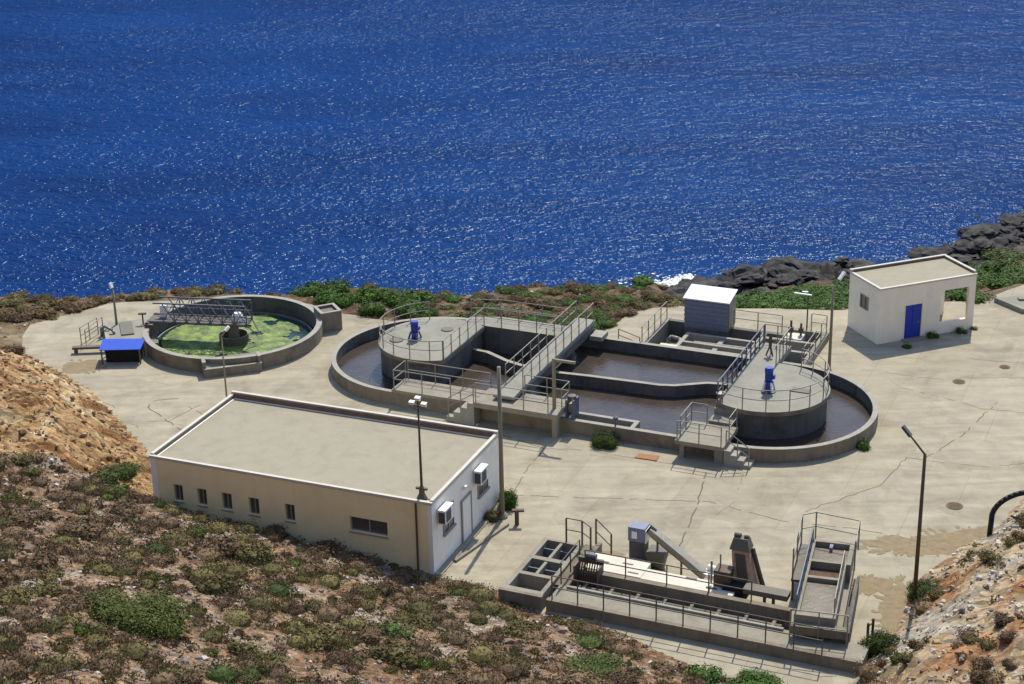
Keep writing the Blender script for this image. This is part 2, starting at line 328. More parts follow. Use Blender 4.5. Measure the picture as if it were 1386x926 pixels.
G_MOUND = mat_rubble('pale_mound_rock', (0.42, 0.215, 0.10), (0.46, 0.345, 0.215), (0.50, 0.43, 0.34), 0.20, 2.6, (0.8, 1.6, 1), radians(-30), 0.55)
G_CUT = mat_rubble('golden_cut_rock', (0.24, 0.115, 0.045), (0.43, 0.265, 0.125), (0.56, 0.42, 0.25), 0.30, 2.4, (0.7, 1.9, 1), radians(40), 0.6)
G_HILL = mat_rubble('hillside_soil', (0.25, 0.15, 0.085), (0.33, 0.22, 0.14), (0.40, 0.32, 0.245), 0.35, 4.0, (1, 1.3, 1), 0.0, 0.6, 0.8)
G_SOIL = mat_ground('tan_coast_soil', (0.12, 0.075, 0.04), (0.24, 0.17, 0.10), (0.38, 0.30, 0.19), 1.2, 0.6, 3, 0.3)
G_STRIP = mat_ground('reddish_coast_soil', (0.075, 0.05, 0.025), (0.15, 0.095, 0.055), (0.33, 0.24, 0.165), 1.4, 0.7, 3, 0.4)
G_ROCK = mat_ground('dark_coast_rock', (0.018, 0.016, 0.018), (0.045, 0.04, 0.04), (0.15, 0.13, 0.115), 1.1, 1.0, 1.6, 0.6)

def mat_leaf(name, lo, hi, obj_var=0.25):
    lo, hi = dim(lo), dim(hi)
    m, n, l, p = new_mat(name)
    geo = n.new('ShaderNodeNewGeometry')
    a = n.new('ShaderNodeTexNoise'); a.inputs['Scale'].default_value = 3.0; a.inputs['Detail'].default_value = 3
    l.new(geo.outputs['Position'], a.inputs['Vector'])
    ad = n.new('ShaderNodeMath'); ad.operation = 'MULTIPLY_ADD'; ad.inputs[1].default_value = 0.5
    l.new(geo.outputs['Random Per Island'], ad.inputs[0]); 
    sb = n.new('ShaderNodeMath'); sb.operation = 'SUBTRACT'; sb.inputs[1].default_value = 0.25; l.new(a.outputs['Fac'], sb.inputs[0]); l.new(sb.outputs[0], ad.inputs[2])
    r = n.new('ShaderNodeValToRGB'); r.color_ramp.elements[0].position = 0.25; r.color_ramp.elements[1].position = 0.75
    r.color_ramp.elements[0].color = lin(lo); r.color_ramp.elements[1].color = lin(hi)
    l.new(ad.outputs[0], r.inputs[0])
    oi = n.new('ShaderNodeObjectInfo'); hs = n.new('ShaderNodeHueSaturation')
    mr = n.new('ShaderNodeMapRange'); mr.inputs['To Min'].default_value = 1 - obj_var; mr.inputs['To Max'].default_value = 1 + obj_var
    l.new(oi.outputs['Random'], mr.inputs['Value']); l.new(mr.outputs[0], hs.inputs['Value'])
    l.new(r.outputs[0], hs.inputs['Color']); l.new(hs.outputs[0], p.inputs['Base Color'])
    p.inputs['Roughness'].default_value = 0.75; p.inputs['Specular IOR Level'].default_value = 0.15
    return m
L_BROWN = mat_leaf('dry_brown_leaves', (0.10, 0.064, 0.036), (0.235, 0.15, 0.08), 0.33)
L_OLIVE = mat_leaf('olive_leaves', (0.078, 0.067, 0.022), (0.20, 0.165, 0.058), 0.28)
L_GREEN = mat_leaf('green_leaves', (0.036, 0.06, 0.011), (0.125, 0.165, 0.034), 0.2)
L_BRIGHT = mat_leaf('bright_green_leaves', (0.035, 0.080, 0.012), (0.095, 0.185, 0.025), 0.12)
L_LARGE = mat_leaf('yellow_green_leaves', (0.06, 0.078, 0.016), (0.20, 0.225, 0.055), 0.05)
L_RED = mat_leaf('rusty_leaves', (0.075, 0.045, 0.018), (0.20, 0.125, 0.055), 0.25)

# ---------------------------------------------------------------- frames and builders
class Frame:
    def __init__(s, ox, oy, ang): s.ox, s.oy, s.ang = ox, oy, ang
    def w(s, x, y, z=0.0):
        c, d = cos(s.ang), sin(s.ang)
        return (s.ox + x * c - y * d, s.oy + x * d + y * c, z)
S = Frame(-4.729, 96.586, radians(-23.877))     # along the long tank, origin in the centre of its left end
B = Frame(-17.77, 76.926, radians(-22.455))     # main building, origin at its left front corner
H = Frame(22.24, 98.4, radians(20.4))           # hut, origin at its left front corner
G = Frame(11.75, 64.5, radians(-15.9))          # grit chamber
WF = Frame(0, 0, 0)
BASE = {}

def tags(o, label=None, cat=None, group=None, kind=None):
    if label: o['label'] = label
    if cat: o['category'] = cat
    if group: o['group'] = group
    if kind: o['kind'] = kind
    return o

def thing(name, label, cat, fr, base, group=None):
    o = bpy.data.objects.new(name, None); COL.objects.link(o)
    o.empty_display_size = 0.3
    o.location = fr.w(*base); o.rotation_euler = (0, 0, fr.ang)
    BASE[o.name] = base
    return tags(o, label, cat, group)

class MB:
    def __init__(s): s.v = []; s.f = []; s.m = []
    def add(s, vs, fs, mi=0):
        o = len(s.v); s.v += [tuple(v) for v in vs]
        for f in fs: s.f.append([o + i for i in f]); s.m.append(mi)
        return s
    def box(s, x0, x1, y0, y1, z0, z1, mi=0):
        return s.add([(x0, y0, z0), (x1, y0, z0), (x1, y1, z0), (x0, y1, z0), (x0, y0, z1), (x1, y0, z1), (x1, y1, z1), (x0, y1, z1)],
                     [(0, 3, 2, 1), (4, 5, 6, 7), (0, 1, 5, 4), (1, 2, 6, 5), (2, 3, 7, 6), (3, 0, 4, 7)], mi)
    def hexa(s, p8, mi=0):
        return s.add(p8, [(0, 3, 2, 1), (4, 5, 6, 7), (0, 1, 5, 4), (1, 2, 6, 5), (2, 3, 7, 6), (3, 0, 4, 7)], mi)
    def beam(s, p, q, w, h, mi=0, up=(0, 0, 1)):
        p, q = Vector(p), Vector(q); d = (q - p).normalized(); u = Vector(up)
        if abs(d.dot(u)) > 0.95: u = Vector((1, 0, 0))
        r = d.cross(u).normalized(); u = r.cross(d)
        a = [p - r * w / 2 - u * h / 2, p + r * w / 2 - u * h / 2, q + r * w / 2 - u * h / 2, q - r * w / 2 - u * h / 2]
        b = [v + u * h for v in a]
        return s.hexa(a + b, mi)
    def tube(s, p, q, r, n=8, r2=None, mi=0):
        p, q = Vector(p), Vector(q); d = (q - p).normalized(); u = Vector((0, 0, 1)) if abs(d.z) < 0.9 else Vector((1, 0, 0))
        a = d.cross(u).normalized(); b = d.cross(a); r2 = r if r2 is None else r2
        vs = []
        for k in range(n):
            t = 2 * pi * k / n; vs.append(p + a * r * cos(t) + b * r * sin(t))
        for k in range(n):
            t = 2 * pi * k / n; vs.append(q + a * r2 * cos(t) + b * r2 * sin(t))
        fs = [(k, (k + 1) % n, n + (k + 1) % n, n + k) for k in range(n)] + [tuple(range(n - 1, -1, -1)), tuple(range(n, 2 * n))]
        return s.add(vs, fs, mi)
    def path(s, pts, r, n=7, mi=0):
        for i in range(len(pts) - 1): s.tube(pts[i], pts[i + 1], r, n, mi=mi)
        return s
    def prism(s, poly, z0, z1, mi=0, mi_top=None):
        n = len(poly)
        s.add([(x, y, z0) for x, y in poly] + [(x, y, z1) for x, y in poly],
              [(k, (k + 1) % n, n + (k + 1) % n, n + k) for k in range(n)] + [tuple(range(n - 1, -1, -1))], mi)
        s.add([(x, y, z1) for x, y in poly], [tuple(range(n))], mi if mi_top is None else mi_top)
        return s
    def strip_wall(s, inner, outer, z0, z1, closed=True, mi=0, mi_top=None, mi_in=None):
        """wall between two matching outlines; its top face may use another slot"""
        n = len(inner); mt = mi if mi_top is None else mi_top
        for k in range(n if closed else n - 1):
            j = (k + 1) % n
            a, b, c, d = outer[k], outer[j], inner[j], inner[k]
            s.add([(a[0], a[1], z0), (b[0], b[1], z0), (b[0], b[1], z1), (a[0], a[1], z1)], [(0, 1, 2, 3)], mi)
            s.add([(c[0], c[1], z0), (d[0], d[1], z0), (d[0], d[1], z1), (c[0], c[1], z1)], [(0, 1, 2, 3)], mi if mi_in is None else mi_in)
            s.add([(a[0], a[1], z1), (b[0], b[1], z1), (c[0], c[1], z1), (d[0], d[1], z1)], [(0, 1, 2, 3)], mt)
        if not closed:
            for k, fl in ((0, 1), (n - 1, 0)):
                a, d = outer[k], inner[k]
                q = [(a[0], a[1], z0), (d[0], d[1], z0), (d[0], d[1], z1), (a[0], a[1], z1)]
                s.add(q, [(3, 2, 1, 0) if fl else (0, 1, 2, 3)], mi)
        return s
    def lathe(s, prof, cx, cy, n=24, mi=0, cap=True):
        vs = []
        for r, z in prof:
            for k in range(n): t = 2 * pi * k / n; vs.append((cx + r * cos(t), cy + r * sin(t), z))
        fs = []
        for i in range(len(prof) - 1):
            for k in range(n): fs.append((i * n + k, i * n + (k + 1) % n, (i + 1) * n + (k + 1) % n, (i + 1) * n + k))
        if cap: fs += [tuple(range(n - 1, -1, -1)), tuple(range((len(prof) - 1) * n, len(prof) * n))]
        return s.add(vs, fs, mi)
    def mesh(s, name, mats, base=(0, 0, 0), smooth=False):
        me = bpy.data.meshes.new(name)
        me.from_pydata([(x - base[0], y - base[1], z - base[2]) for x, y, z in s.v], [], s.f)
        for m_ in mats: me.materials.append(m_)
        me.polygons.foreach_set('material_index', s.m)
        if smooth: me.polygons.foreach_set('use_smooth', [True] * len(me.polygons))
        me.update(); return me

def _ml(mats):
    return [M[k] if isinstance(k, str) else k for k in (mats if isinstance(mats, (list, tuple)) else [mats])]

def part(name, mb, mats, parent, label=None, smooth=False):
    root = parent
    while root.parent: root = root.parent
    o = bpy.data.objects.new(name, mb.mesh(name, _ml(mats), BASE[root.name], smooth)); COL.objects.link(o)
    o.parent = parent
    if label: o['label'] = label
    return o

def solo(name, mb, mats, label, cat, fr, base=(0, 0, 0), group=None, kind=None, smooth=False):
    o = bpy.data.objects.new(name, mb.mesh(name, _ml(mats), base, smooth)); COL.objects.link(o)
    o.location = fr.w(*base); o.rotation_euler = (0, 0, fr.ang); BASE[o.name] = base
    return tags(o, label, cat, group, kind)

def copy_thing(o, parent=None):
    c = o.copy(); COL.objects.link(c)
    if parent: c.parent = parent
    for ch in list(o.children): copy_thing(ch, c)
    return c

def arc(cx, cy, r, a0, a1, n):
    return [(cx + r * cos(radians(a0 + (a1 - a0) * k / n)), cy + r * sin(radians(a0 + (a1 - a0) * k / n))) for k in range(n + 1)]

def offset_line(pts, d):
    out = []
    for i, p in enumerate(pts):
        a = Vector(pts[max(0, i - 1)]); b = Vector(pts[min(len(pts) - 1, i + 1)])
        t = (b - a).normalized(); out.append((p[0] - t.y * d, p[1] + t.x * d))
    return out

# ---------------------------------------------------------------- noise for the terrain
_rng = np.random.RandomState(5)
_perm = _rng.rand(256, 256)
def vnoise(x, y):
    xi = np.floor(x).astype(int); yi = np.floor(y).astype(int); fx = x - xi; fy = y - yi
    fx = fx * fx * (3 - 2 * fx); fy = fy * fy * (3 - 2 * fy)
    g = lambda i, j: _perm[i & 255, j & 255]
    return (g(xi, yi) * (1 - fx) + g(xi + 1, yi) * fx) * (1 - fy) + (g(xi, yi + 1) * (1 - fx) + g(xi + 1, yi + 1) * fx) * fy
def fbm(x, y, sc, oc=4):
    s = 0; a = 1; t = 0
    for k in range(oc):
        s = s + a * vnoise(x * sc + 17 * k, y * sc + 31 * k); t += a; a *= 0.55; sc *= 2.1
    return s / t - 0.5

PAVE = [(-31.0, 102.9), (-31.0, 104.9), (-26.7, 108.6), (-21.75, 108.9), (-16.5, 108.9), (-13.2, 107.6), (-10.9, 105.7), (-8.2, 104.4), (-4.2, 103.2),
        (0.2, 101.5), (2.4, 100.5), (5.0, 99.6), (5.4, 101.0), (8.0, 105.3), (10.9, 105.8), (14.7, 105.1), (21.2, 104.4), (25.2, 105.6), (30.2, 105.4),
        (34.0, 108.4), (40.0, 109.0), (48.0, 102.0), (48.0, 86.0), (25.5, 77.8), (22.7, 73.8), (21.0, 72.8), (18.15, 69.4), (16.5, 65.6), (14.5, 62.8),
        (13.6, 61.3), (12.6, 57.0), (9.5, 57.0), (11.0, 60.6), (9.4, 61.6), (7.8, 62.4), (5.9, 64.2), (3.9, 66.2), (2.3, 67.1), (0.9, 67.5), (-0.35, 69.4), (-3.8, 71.0), (-4.2, 71.6),
        (-17.2, 77.1), (-18.6, 80.9), (-20.0, 85.45), (-22.2, 89.4), (-24.8, 93.7), (-27.2, 96.7), (-30.0, 99.8)]

def poly_dist(x, y):
    n = len(PAVE); d = np.full(x.shape, 1e9); ins = np.zeros(x.shape, bool)
    for k in range(n):
        ax, ay = PAVE[k]; bx, by = PAVE[(k + 1) % n]
        vx, vy = bx - ax, by - ay
        t = np.clip(((x - ax) * vx + (y - ay) * vy) / (vx * vx + vy * vy), 0, 1)
        d = np.minimum(d, np.hypot(x - ax - t * vx, y - ay - t * vy))
        cond = (ay > y) != (by > y)
        ins ^= cond & (x < vx * (y - ay) / (vy + 1e-12) + ax)
    return np.where(ins, -d, d)

def smooth(a, b, x):
    t = np.clip((x - a) / (b - a), 0, 1); return t * t * (3 - 2 * t)

def coast_y(x): return np.interp(x, [3, 8, 10, 12.3, 16.2, 19.4, 25.4, 30, 31, 35.6, 40.5, 46, 60, 90], [114, 119, 123.5, 132, 134, 135.5, 138.5, 136.6, 136, 139.5, 144, 148.5, 160, 178])
def edge_y(x): return np.interp(x, [-60, -31, -22, -14, -8, 0, 5, 8, 15, 21, 25, 30, 34, 48, 90], [100, 105, 109, 108.3, 104.4, 101.5, 100, 105.3, 105.1, 104.4, 105.6, 105.4, 108.5, 108, 112])
SEA_Z = -10.0

def terrain(x, y, rough=True):
    x = np.asarray(x, float); y = np.asarray(y, float)
    d = poly_dist(x, y); dp = np.maximum(d, 0)
    f1 = fbm(x, y, 0.18, 4); f2 = fbm(x + 50, y + 9, 0.7, 4)
    # hillside in front and to the left
    cutw = smooth(75.5, 80, y) * smooth(-15, -18, x)
    cutw = cutw * (1 - smooth(98, 101.5, y))
    lift = 1.6 * np.clip((-3.8 - x) / 13.5, 0, 1) ** 1.2 * (1 - np.exp(-dp / 0.7)) * (x > -30) * smooth(84, 78, y)
    front = lift + 0.245 * dp + 0.003 * dp ** 2
    cut = np.minimum(0.62 * dp, 3.0) + 0.10 * np.maximum(dp - 4.8, 0)
    hill = front * (1 - cutw) + cut * cutw
    farleft = smooth(98, 102, y) * smooth(-28, -32, x)
    hill = hill * (1 - farleft) + farleft * (0.09 * dp)
    hill_r = hill + (0.55 * f1 + 0.45 * f2 * (1 + 1.6 * cutw)) * np.clip(dp / 1.5, 0, 1)
    # mound on the right
    mound = np.minimum(0.62 * dp, 1.8) + 0.30 * np.maximum(dp - 2.0, 0)
    mound_r = mound + (0.5 * f1 + 0.6 * f2) * np.clip(dp / 1.2, 0, 1)
    strat = np.abs(fbm(x * 0.35 + y * 0.25 + 7, y * 1.5 - x * 0.9, 0.9, 4))
    mound_r = mound_r + 0.9 * (strat - 0.1) * np.clip(dp / 1.2, 0, 1)
    strat2 = np.abs(fbm(x * 1.3 + y * 0.8 + 3, y * 0.3 - x * 0.35, 0.9, 4))
    hill_r = hill_r + 1.1 * (strat2 - 0.1) * cutw * np.clip(dp / 1.2, 0, 1) * smooth(16, 10, dp)
    # seaward side
    ye = edge_y(x); yc = coast_y(x)
    cliff_y = 110.8 + 4.0 * smooth(7.5, 11.5, x) + 0.8 * np.sin(x * 0.5) + 1.5 * fbm(x, y, 0.3, 3)
    left_far = -0.10 * np.maximum(y - ye, 0) * 0.5 - 1.15 * np.maximum(y - cliff_y, 0)
    t = np.maximum((y - ye) / np.maximum(yc - ye, 1), 0)
    right_far = SEA_Z * t
    rockw = smooth(0.74, 0.92, t)
    rocky = 5.4 * (np.abs(fbm(x, y, 0.42, 5)) + 0.3 * f2) * rockw + 0.8 * rockw * np.clip(1.25 - t, 0, 1)
    wl_ = smooth(9.3, 12.3, x)
    far = left_far * (1 - wl_) + (right_far + rocky) * wl_
    far = np.maximum(far, -14.0) + (0.25 * f1 + 0.22 * f2) * np.clip(dp / 1.2, 0, 1)
    east = smooth(28, 34, x) * smooth(84, 90, y) * smooth(105, 100, y)
    isfar = smooth(99.0, 100.5, y) * smooth(-34, -30, x + (y - 100) * 0.35)
    isfar = np.maximum(isfar, smooth(106, 108, y))
    ism = smooth(12.9, 13.3, x + (62 - y) * 0.12) * smooth(92, 88, y)
    z = hill_r * (1 - ism) + mound_r * ism
    z = z * (1 - isfar) + far * isfar
    z = np.where(d < 0, np.maximum(-3.2, np.minimum(-0.03, (d + 0.7) * 4.0)), z)
    zone = np.where(isfar > 0.5, 3, np.where(ism > 0.5, 2, np.where((cutw > 0.5) & (dp < 13 + 4 * f1), 1, 0)))
    zone = np.where((zone == 0) & (farleft > 0.5), 4, zone)
    zone = np.where((zone == 3) & (x < -17), 4, zone)
    zone = np.where((zone == 3) & ((z < -7.6 + 1.8 * f1) | (rockw * wl_ + f2 * 0.5 > 0.5)) , 5, zone)
    return z, zone, d
def tz(x, y): return float(terrain(np.array([x]), np.array([y]))[0][0])

def build_ground():
    xs = np.concatenate([np.arange(-140, -50, 3.0), np.arange(-50, 62, 0.42), np.arange(62, 160, 3.0)])
    ys = np.concatenate([np.arange(-60, 42, 3.0), np.arange(42, 126, 0.42), np.arange(126, 190, 0.9), np.arange(190, 240, 4)])
    X, Y = np.meshgrid(xs, ys)
    Z, ZN, D = terrain(X, Y)
    nx, ny = len(xs), len(ys)
    verts = np.stack([X, Y, Z], -1).reshape(-1, 3)
    idx = np.arange(nx * ny).reshape(ny, nx)
    q = np.stack([idx[:-1, :-1], idx[:-1, 1:], idx[1:, 1:], idx[1:, :-1]], -1).reshape(-1, 4)
    zn = ZN[:-1, :-1].reshape(-1)
    dq = D[:-1, :-1].reshape(-1); 
    keep = dq > -2.5
    q = q[keep]; zn = zn[keep]
    me = bpy.data.meshes.new('ground')
    me.from_pydata(verts.tolist(), [], q.tolist())
    for g in (G_HILL, G_CUT, G_MOUND, G_STRIP, G_SOIL, G_ROCK): me.materials.append(g)
    me.polygons.foreach_set('material_index', zn.astype(int).tolist())
    me.polygons.foreach_set('use_smooth', [True] * len(me.polygons))
    me.update()
    bm = bmesh.new(); bm.from_mesh(me)
    bmesh.ops.delete(bm, geom=[v for v in bm.verts if not v.link_faces], context='VERTS')
    bm.to_mesh(me); bm.free()
    o = bpy.data.objects.new('ground', me); COL.objects.link(o); o['kind'] = 'structure'
build_ground()

# sea
mb = MB(); mb.add([(-9000, 60, SEA_Z), (9000, 60, SEA_Z), (9000, 16000, SEA_Z), (-9000, 16000, SEA_Z)], [(0, 1, 2, 3)])
o = bpy.data.objects.new('sea', mb.mesh('sea', [M['sea']])); COL.objects.link(o); o['kind'] = 'structure'

# pavement with the sunken tanks cut out of it
def ell(fr, pts): return [fr.w(x, y)[:2] for x, y in pts]
RACE_OUT = arc(0, 0, 6.09, 90, 270, 36) + arc(20.5, 0, 6.09, -90, 90, 36)
RACE_IN = arc(0, 0, 5.79, 90, 270, 36) + arc(20.5, 0, 5.79, -90, 90, 36)
CLX, CLY, CLR = -13.66, -0.48, 5.55
HOLES = [ell(S, arc(0, 0, 5.95, 90, 270, 24) + arc(20.5, 0, 5.95, -90, 90, 24)),
         ell(S, arc(CLX, CLY, 5.4, 0, 345, 30)),
         ell(S, [(11.1, 6.6), (20.9, 6.9), (20.7, 12.2), (18.3, 12.2), (18.3, 11.0), (11.1, 11.0)])]
def build_pavement():
    verts = []; edges = []
    def loop(pts):
        o = len(verts); n = len(pts); verts.extend(Vector(p) for p in pts); edges.extend((o + k, o + (k + 1) % n) for k in range(n))
    dense = []
    for k in range(len(PAVE)):
        a, b = Vector(PAVE[k]), Vector(PAVE[(k + 1) % len(PAVE)]); m = max(1, int((b - a).length / 0.8))
        for j in range(m):
            p = a.lerp(b, j / m)
            w = 0.22 if 0 < j else 0.0
            p = p + Vector((mnoise.noise((p.x * 0.8, p.y * 0.8, 3.1)), mnoise.noise((p.x * 0.8, p.y * 0.8, 7.7)))) * w
            dense.append((p.x, p.y))
    loop(dense)
    for h in HOLES: loop(h)
    vo, eo, fo, _, _, _ = mgeo.delaunay_2d_cdt(verts, edges, [], 1, 1e-5)
    def inside(p, poly):
        r = False; n = len(poly)
        for k in range(n):
            a = poly[k]; b = poly[(k + 1) % n]
            if (a[1] > p[1]) != (b[1] > p[1]) and p[0] < (b[0] - a[0]) * (p[1] - a[1]) / (b[1] - a[1]) + a[0]: r = not r
        return r
    mb = MB(); mb.v = [(v.x, v.y, 0.0) for v in vo]
    for f in fo:
        c = ((vo[f[0]].x + vo[f[1]].x + vo[f[2]].x) / 3, (vo[f[0]].y + vo[f[1]].y + vo[f[2]].y) / 3)
        if any(inside(c, h) for h in HOLES) or not inside(c, dense): continue
        mb.f.append(list(f)); mb.m.append(0)
    n = len(dense)
    mb.add([(x, y, 0.0) for x, y in dense] + [(x, y, -0.5) for x, y in dense], [(k, n + k, n + (k + 1) % n, (k + 1) % n) for k in range(n)], 0)
    # cracks and slab joints
    def line(pts, w, jit=0.12, step=0.35):
        w *= 0.8
        dn = []
        for a, b in zip(pts[:-1], pts[1:]):
            a, b = Vector(a), Vector(b); m = max(1, int((b - a).length / step))
            for j in range(m):
                p = a.lerp(b, j / m); p = p + Vector((random.uniform(-jit, jit), random.uniform(-jit, jit))); dn.append((p.x, p.y))
        dn.append(tuple(pts[-1]))
        l_ = offset_line(dn, w / 2); r_ = offset_line(dn, -w / 2)
        for k in range(len(dn) - 1):
            if random.random() < 0.2: continue
            mb.add([(r_[k][0], r_[k][1], 0.004), (r_[k + 1][0], r_[k + 1][1], 0.004), (l_[k + 1][0], l_[k + 1][1], 0.004), (l_[k][0], l_[k][1], 0.004)], [(0, 1, 2, 3)], 1)
    for pts, w, j in CRACKS: line(pts, w, j)
    o = bpy.data.objects.new('pavement', mb.mesh('pavement', [M['pavement'], M['joint']])); COL.objects.link(o); o['kind'] = 'structure'
CRACKS = [
    ([(-0.3, 79.2), (9.7, 78.0), (13.3, 75.6), (16.2, 74.9), (19.0, 73.6)], 0.07, 0.05),
    ([(9.9, 81.3), (8.9, 77.0), (7.7, 73.2)], 0.09, 0.05),
    ([(14.3, 76.7), (18.6, 79.4), (20.6, 82.6)], 0.06, 0.08),
    ([(20.6, 82.6), (21.4, 82.2), (24.2, 85.2), (27.2, 89.4)], 0.07, 0.08),
    ([(21.4, 82.2), (24.5, 81.2), (30.0, 82.3)], 0.05, 0.08),
    ([(22.0, 92.0), (26.0, 88.7), (32.5, 86.3)], 0.05, 0.1),
    ([(20.8, 94.4), (24.4, 93.0), (30.0, 92.8)], 0.04, 0.1),
    ([(-20.9, 91.3), (-20.8, 92.2), (-18.9, 92.5)], 0.09, 0.06),
    ([(-20.9, 91.3), (-19.9, 89.9), (-18.0, 87.5)], 0.09, 0.06),
    ([(-20.6, 89.3), (-19.3, 89.3), (-17.9, 91.5)], 0.06, 0.06),
    ([(-18.6, 91.2), (-17.0, 89.4)], 0.07, 0.06),
    ([(-3.9, 88.6), (-1.5, 87.2), (1.6, 84.6)], 0.08, 0.05), ([(1.6, 84.6), (0.6, 82.0), (-0.2, 79.3)], 0.06, 0.05),
    ([(1.6, 84.6), (3.6, 84.4), (7.0, 82.9), (11.8, 81.0)], 0.05, 0.05),
    ([(11.8, 81.0), (11.0, 78.0), (9.9, 76.5)], 0.03, 0.05),
    ([(27.0, 96.0), (31.0, 94.6)], 0.05, 0.1), ([(20.0, 101.0), (22.0, 99.6)], 0.05, 0.05),
    ([(-24.0, 92.6), (-22.8, 91.3)], 0.06, 0.1), ([(-23.0, 88.8), (-21.6, 89.4), (-20.9, 88.4)], 0.05, 0.1),
    ([(12.4, 61.9), (13.6, 62.0)], 0.05, 0.02),
]
build_pavement()

def blob(cx, cy, rx, ry, ang, n=40, rough=0.35, seed=0):
    pts = []
    for k in range(n):
        t = 2 * pi * k / n
        r = 1 + rough * 1.6 * mnoise.noise((cos(t) * 1.7 + seed, sin(t) * 1.7, seed * 2.3)) + rough * 0.6 * mnoise.noise((cos(t) * 6 + seed, sin(t) * 6, 9))
        x, y = rx * r * cos(t), ry * r * sin(t)
        pts.append((cx + x * cos(ang) - y * sin(ang), cy + x * sin(ang) + y * cos(ang)))
    return pts
mb = MB()
for i, (cx, cy, rx, ry, a) in enumerate([(19.2, 72.9, 2.3, 0.75, -0.25), (21.4, 73.6, 1.9, 0.9, 0.35), (17.2, 67.4, 0.8, 2.4, -0.15), (15.9, 69.4, 0.9, 0.7, 0.2), (16.6, 66.0, 0.7, 1.5, 0.2)]):
    mb.add([(x, y, 0.006 + 0.001 * i) for x, y in blob(cx, cy, rx, ry, a, seed=i + 1)], [tuple(range(40))])
for i, (cx, cy, rx, ry, a) in enumerate([(-26.0, 97.6, 1.0, 0.9, 0.2), (6.9, 72.9, 0.6, 0.5, 0.3), (4.4, 72.8, 0.8, 0.35, -.2)]):
    mb.add([(x, y, 0.008) for x, y in blob(cx, cy, rx, ry, a, seed=i + 11)], [tuple(range(40))])
rd_ = random.Random(9)
for (cx, cy, rx, ry) in [(19.2, 72.9, 2.3, 0.75), (21.4, 73.6, 1.9, 0.9), (17.2, 67.4, 0.8, 2.4), (15.9, 69.4, 0.9, 0.7), (16.6, 66.0, 0.7, 1.5), (-26.0, 97.6, 1.0, 0.9)]:
    for k in range(70):
        a = rd_.uniform(0, 6.28); q = rd_.gauss(1.05, 0.17); r_ = rd_.uniform(0.03, 0.16)
        mb.add([(x, y, 0.0115 + 0.00004 * k) for x, y in blob(cx + rx * q * cos(a), cy + ry * q * sin(a), r_ * 1.6, r_, a, n=9, seed=k)], [tuple(range(9))])
solo('sand', mb, 'sand', None, None, WF, kind='structure')

# ---------------------------------------------------------------- railings
def railing(label, fr, pts, h=1.1, spacing=1.4, mats='galv', post_r=0.032, rail_r=0.026, rails=(1.0, 0.52), group=None, closed=False, name='railing', cat='railing', posts_at_pts=True):
    base = pts[0]
    t = thing(name, label, cat, fr, base, group)
    top = []
    posts = []
    for i in range(len(pts) - 1):
        a, b = Vector(pts[i]), Vector(pts[i + 1]); L = (b - a).length; m = max(1, round(L / spacing)) if posts_at_pts else 1
        for j in range(m): posts.append(a.lerp(b, j / m))
    posts.append(Vector(pts[-1]))
    if not posts_at_pts:
        acc = 0; keep = [posts[0]]
        for i in range(1, len(posts)):
            acc += (posts[i] - posts[i - 1]).length
            if acc >= spacing - 1e-6 or i == len(posts) - 1: keep.append(posts[i]); acc = 0
        full = [Vector(p) for p in pts]; posts = keep
    else: full = [Vector(p) for p in pts]
    for p in posts:
        part('post', MB().tube(p, p + Vector((0, 0, h)), post_r, 6), mats, t)
    for k in rails:
        part('rail', MB().path([p + Vector((0, 0, h * k)) for p in full], rail_r, 6), mats, t)
    return t

# ---------------------------------------------------------------- the long tank
tank = thing('aeration_tank', 'long racetrack-shaped tank of brown water with two round decks and a walkway bridge', 'tank', S, (0, 0, -1.4))
part('outer_wall', MB().strip_wall(RACE_IN, RACE_OUT, -1.4, 0.8, True, 0, 1, 2), ['tank', 'cap', 'wet_shade'], tank)
cw = [(1.25, 1.5), (2.0, 1.5), (2.95, 1.36), (3.75, 0.95), (4.5, 0.55), (5.6, 0.2), (7, 0.0), (8.2, -0.05), (10, 0.1), (12.6, 0.22), (14.2, 0.28), (15.0, 0.5), (15.8, 1.0), (16.6, 1.5), (17.5, 1.68), (18.45, 1.7)]
part('dividing_wall', MB().strip_wall(offset_line(cw, -0.14), offset_line(cw, 0.14), -1.4, 0.8, False, 0, 1), ['wet_shade', 'cap'], tank)
# left round deck with its far strip
ldr = arc(0.2, 0, 3.42, 124, 304, 36)
ld = ldr + [(2.1, -2.83), (2.1, 3.0), (6.7, 3.0), (6.7, 4.75), (-0.6, 4.75)]
ld = ldr[:]
ld = [(2.1, 2.83)] + arc(0.2, 0, 3.42, 56, 304, 44) + [(2.1, -2.83)]
part('round_deck', MB().prism(ld, 1.5, 1.75, 0, 1), ['tank', 'deck'], tank)
part('drum_wall', MB().prism([(1.95, 2.6)] + arc(0.2, 0, 3.3, 58, 302, 44) + [(1.95, -2.6)], -1.4, 1.5), 'wet_shade', tank)
part('strip_deck', MB().prism([(0.6, 3.42), (2.1, 3.0), (6.74, 3.0), (6.74, 4.7), (2.4, 4.75), (0.6, 4.1)], -1.4, 1.746, 0, 1), ['wet_shade', 'deck'], tank)
# right round deck
part('round_deck', MB().prism([(18.5, 3.0)] + arc(20.45, 0, 3.5, 124, -124, 44)[1:-1] + [(18.5, -3.0)], 1.5, 1.75, 0, 1), ['tank', 'deck'], tank)
part('drum_wall', MB().prism([(18.6, 2.75)] + arc(20.45, 0, 3.36, 123, -123, 44)[1:-1] + [(18.6, -2.75)], -1.4, 1.5), 'wet_shade', tank)
part('strip_deck', MB().box(18.5, 20.2, 2.9, 6.3, 1.45, 1.745), ['deck'], tank)
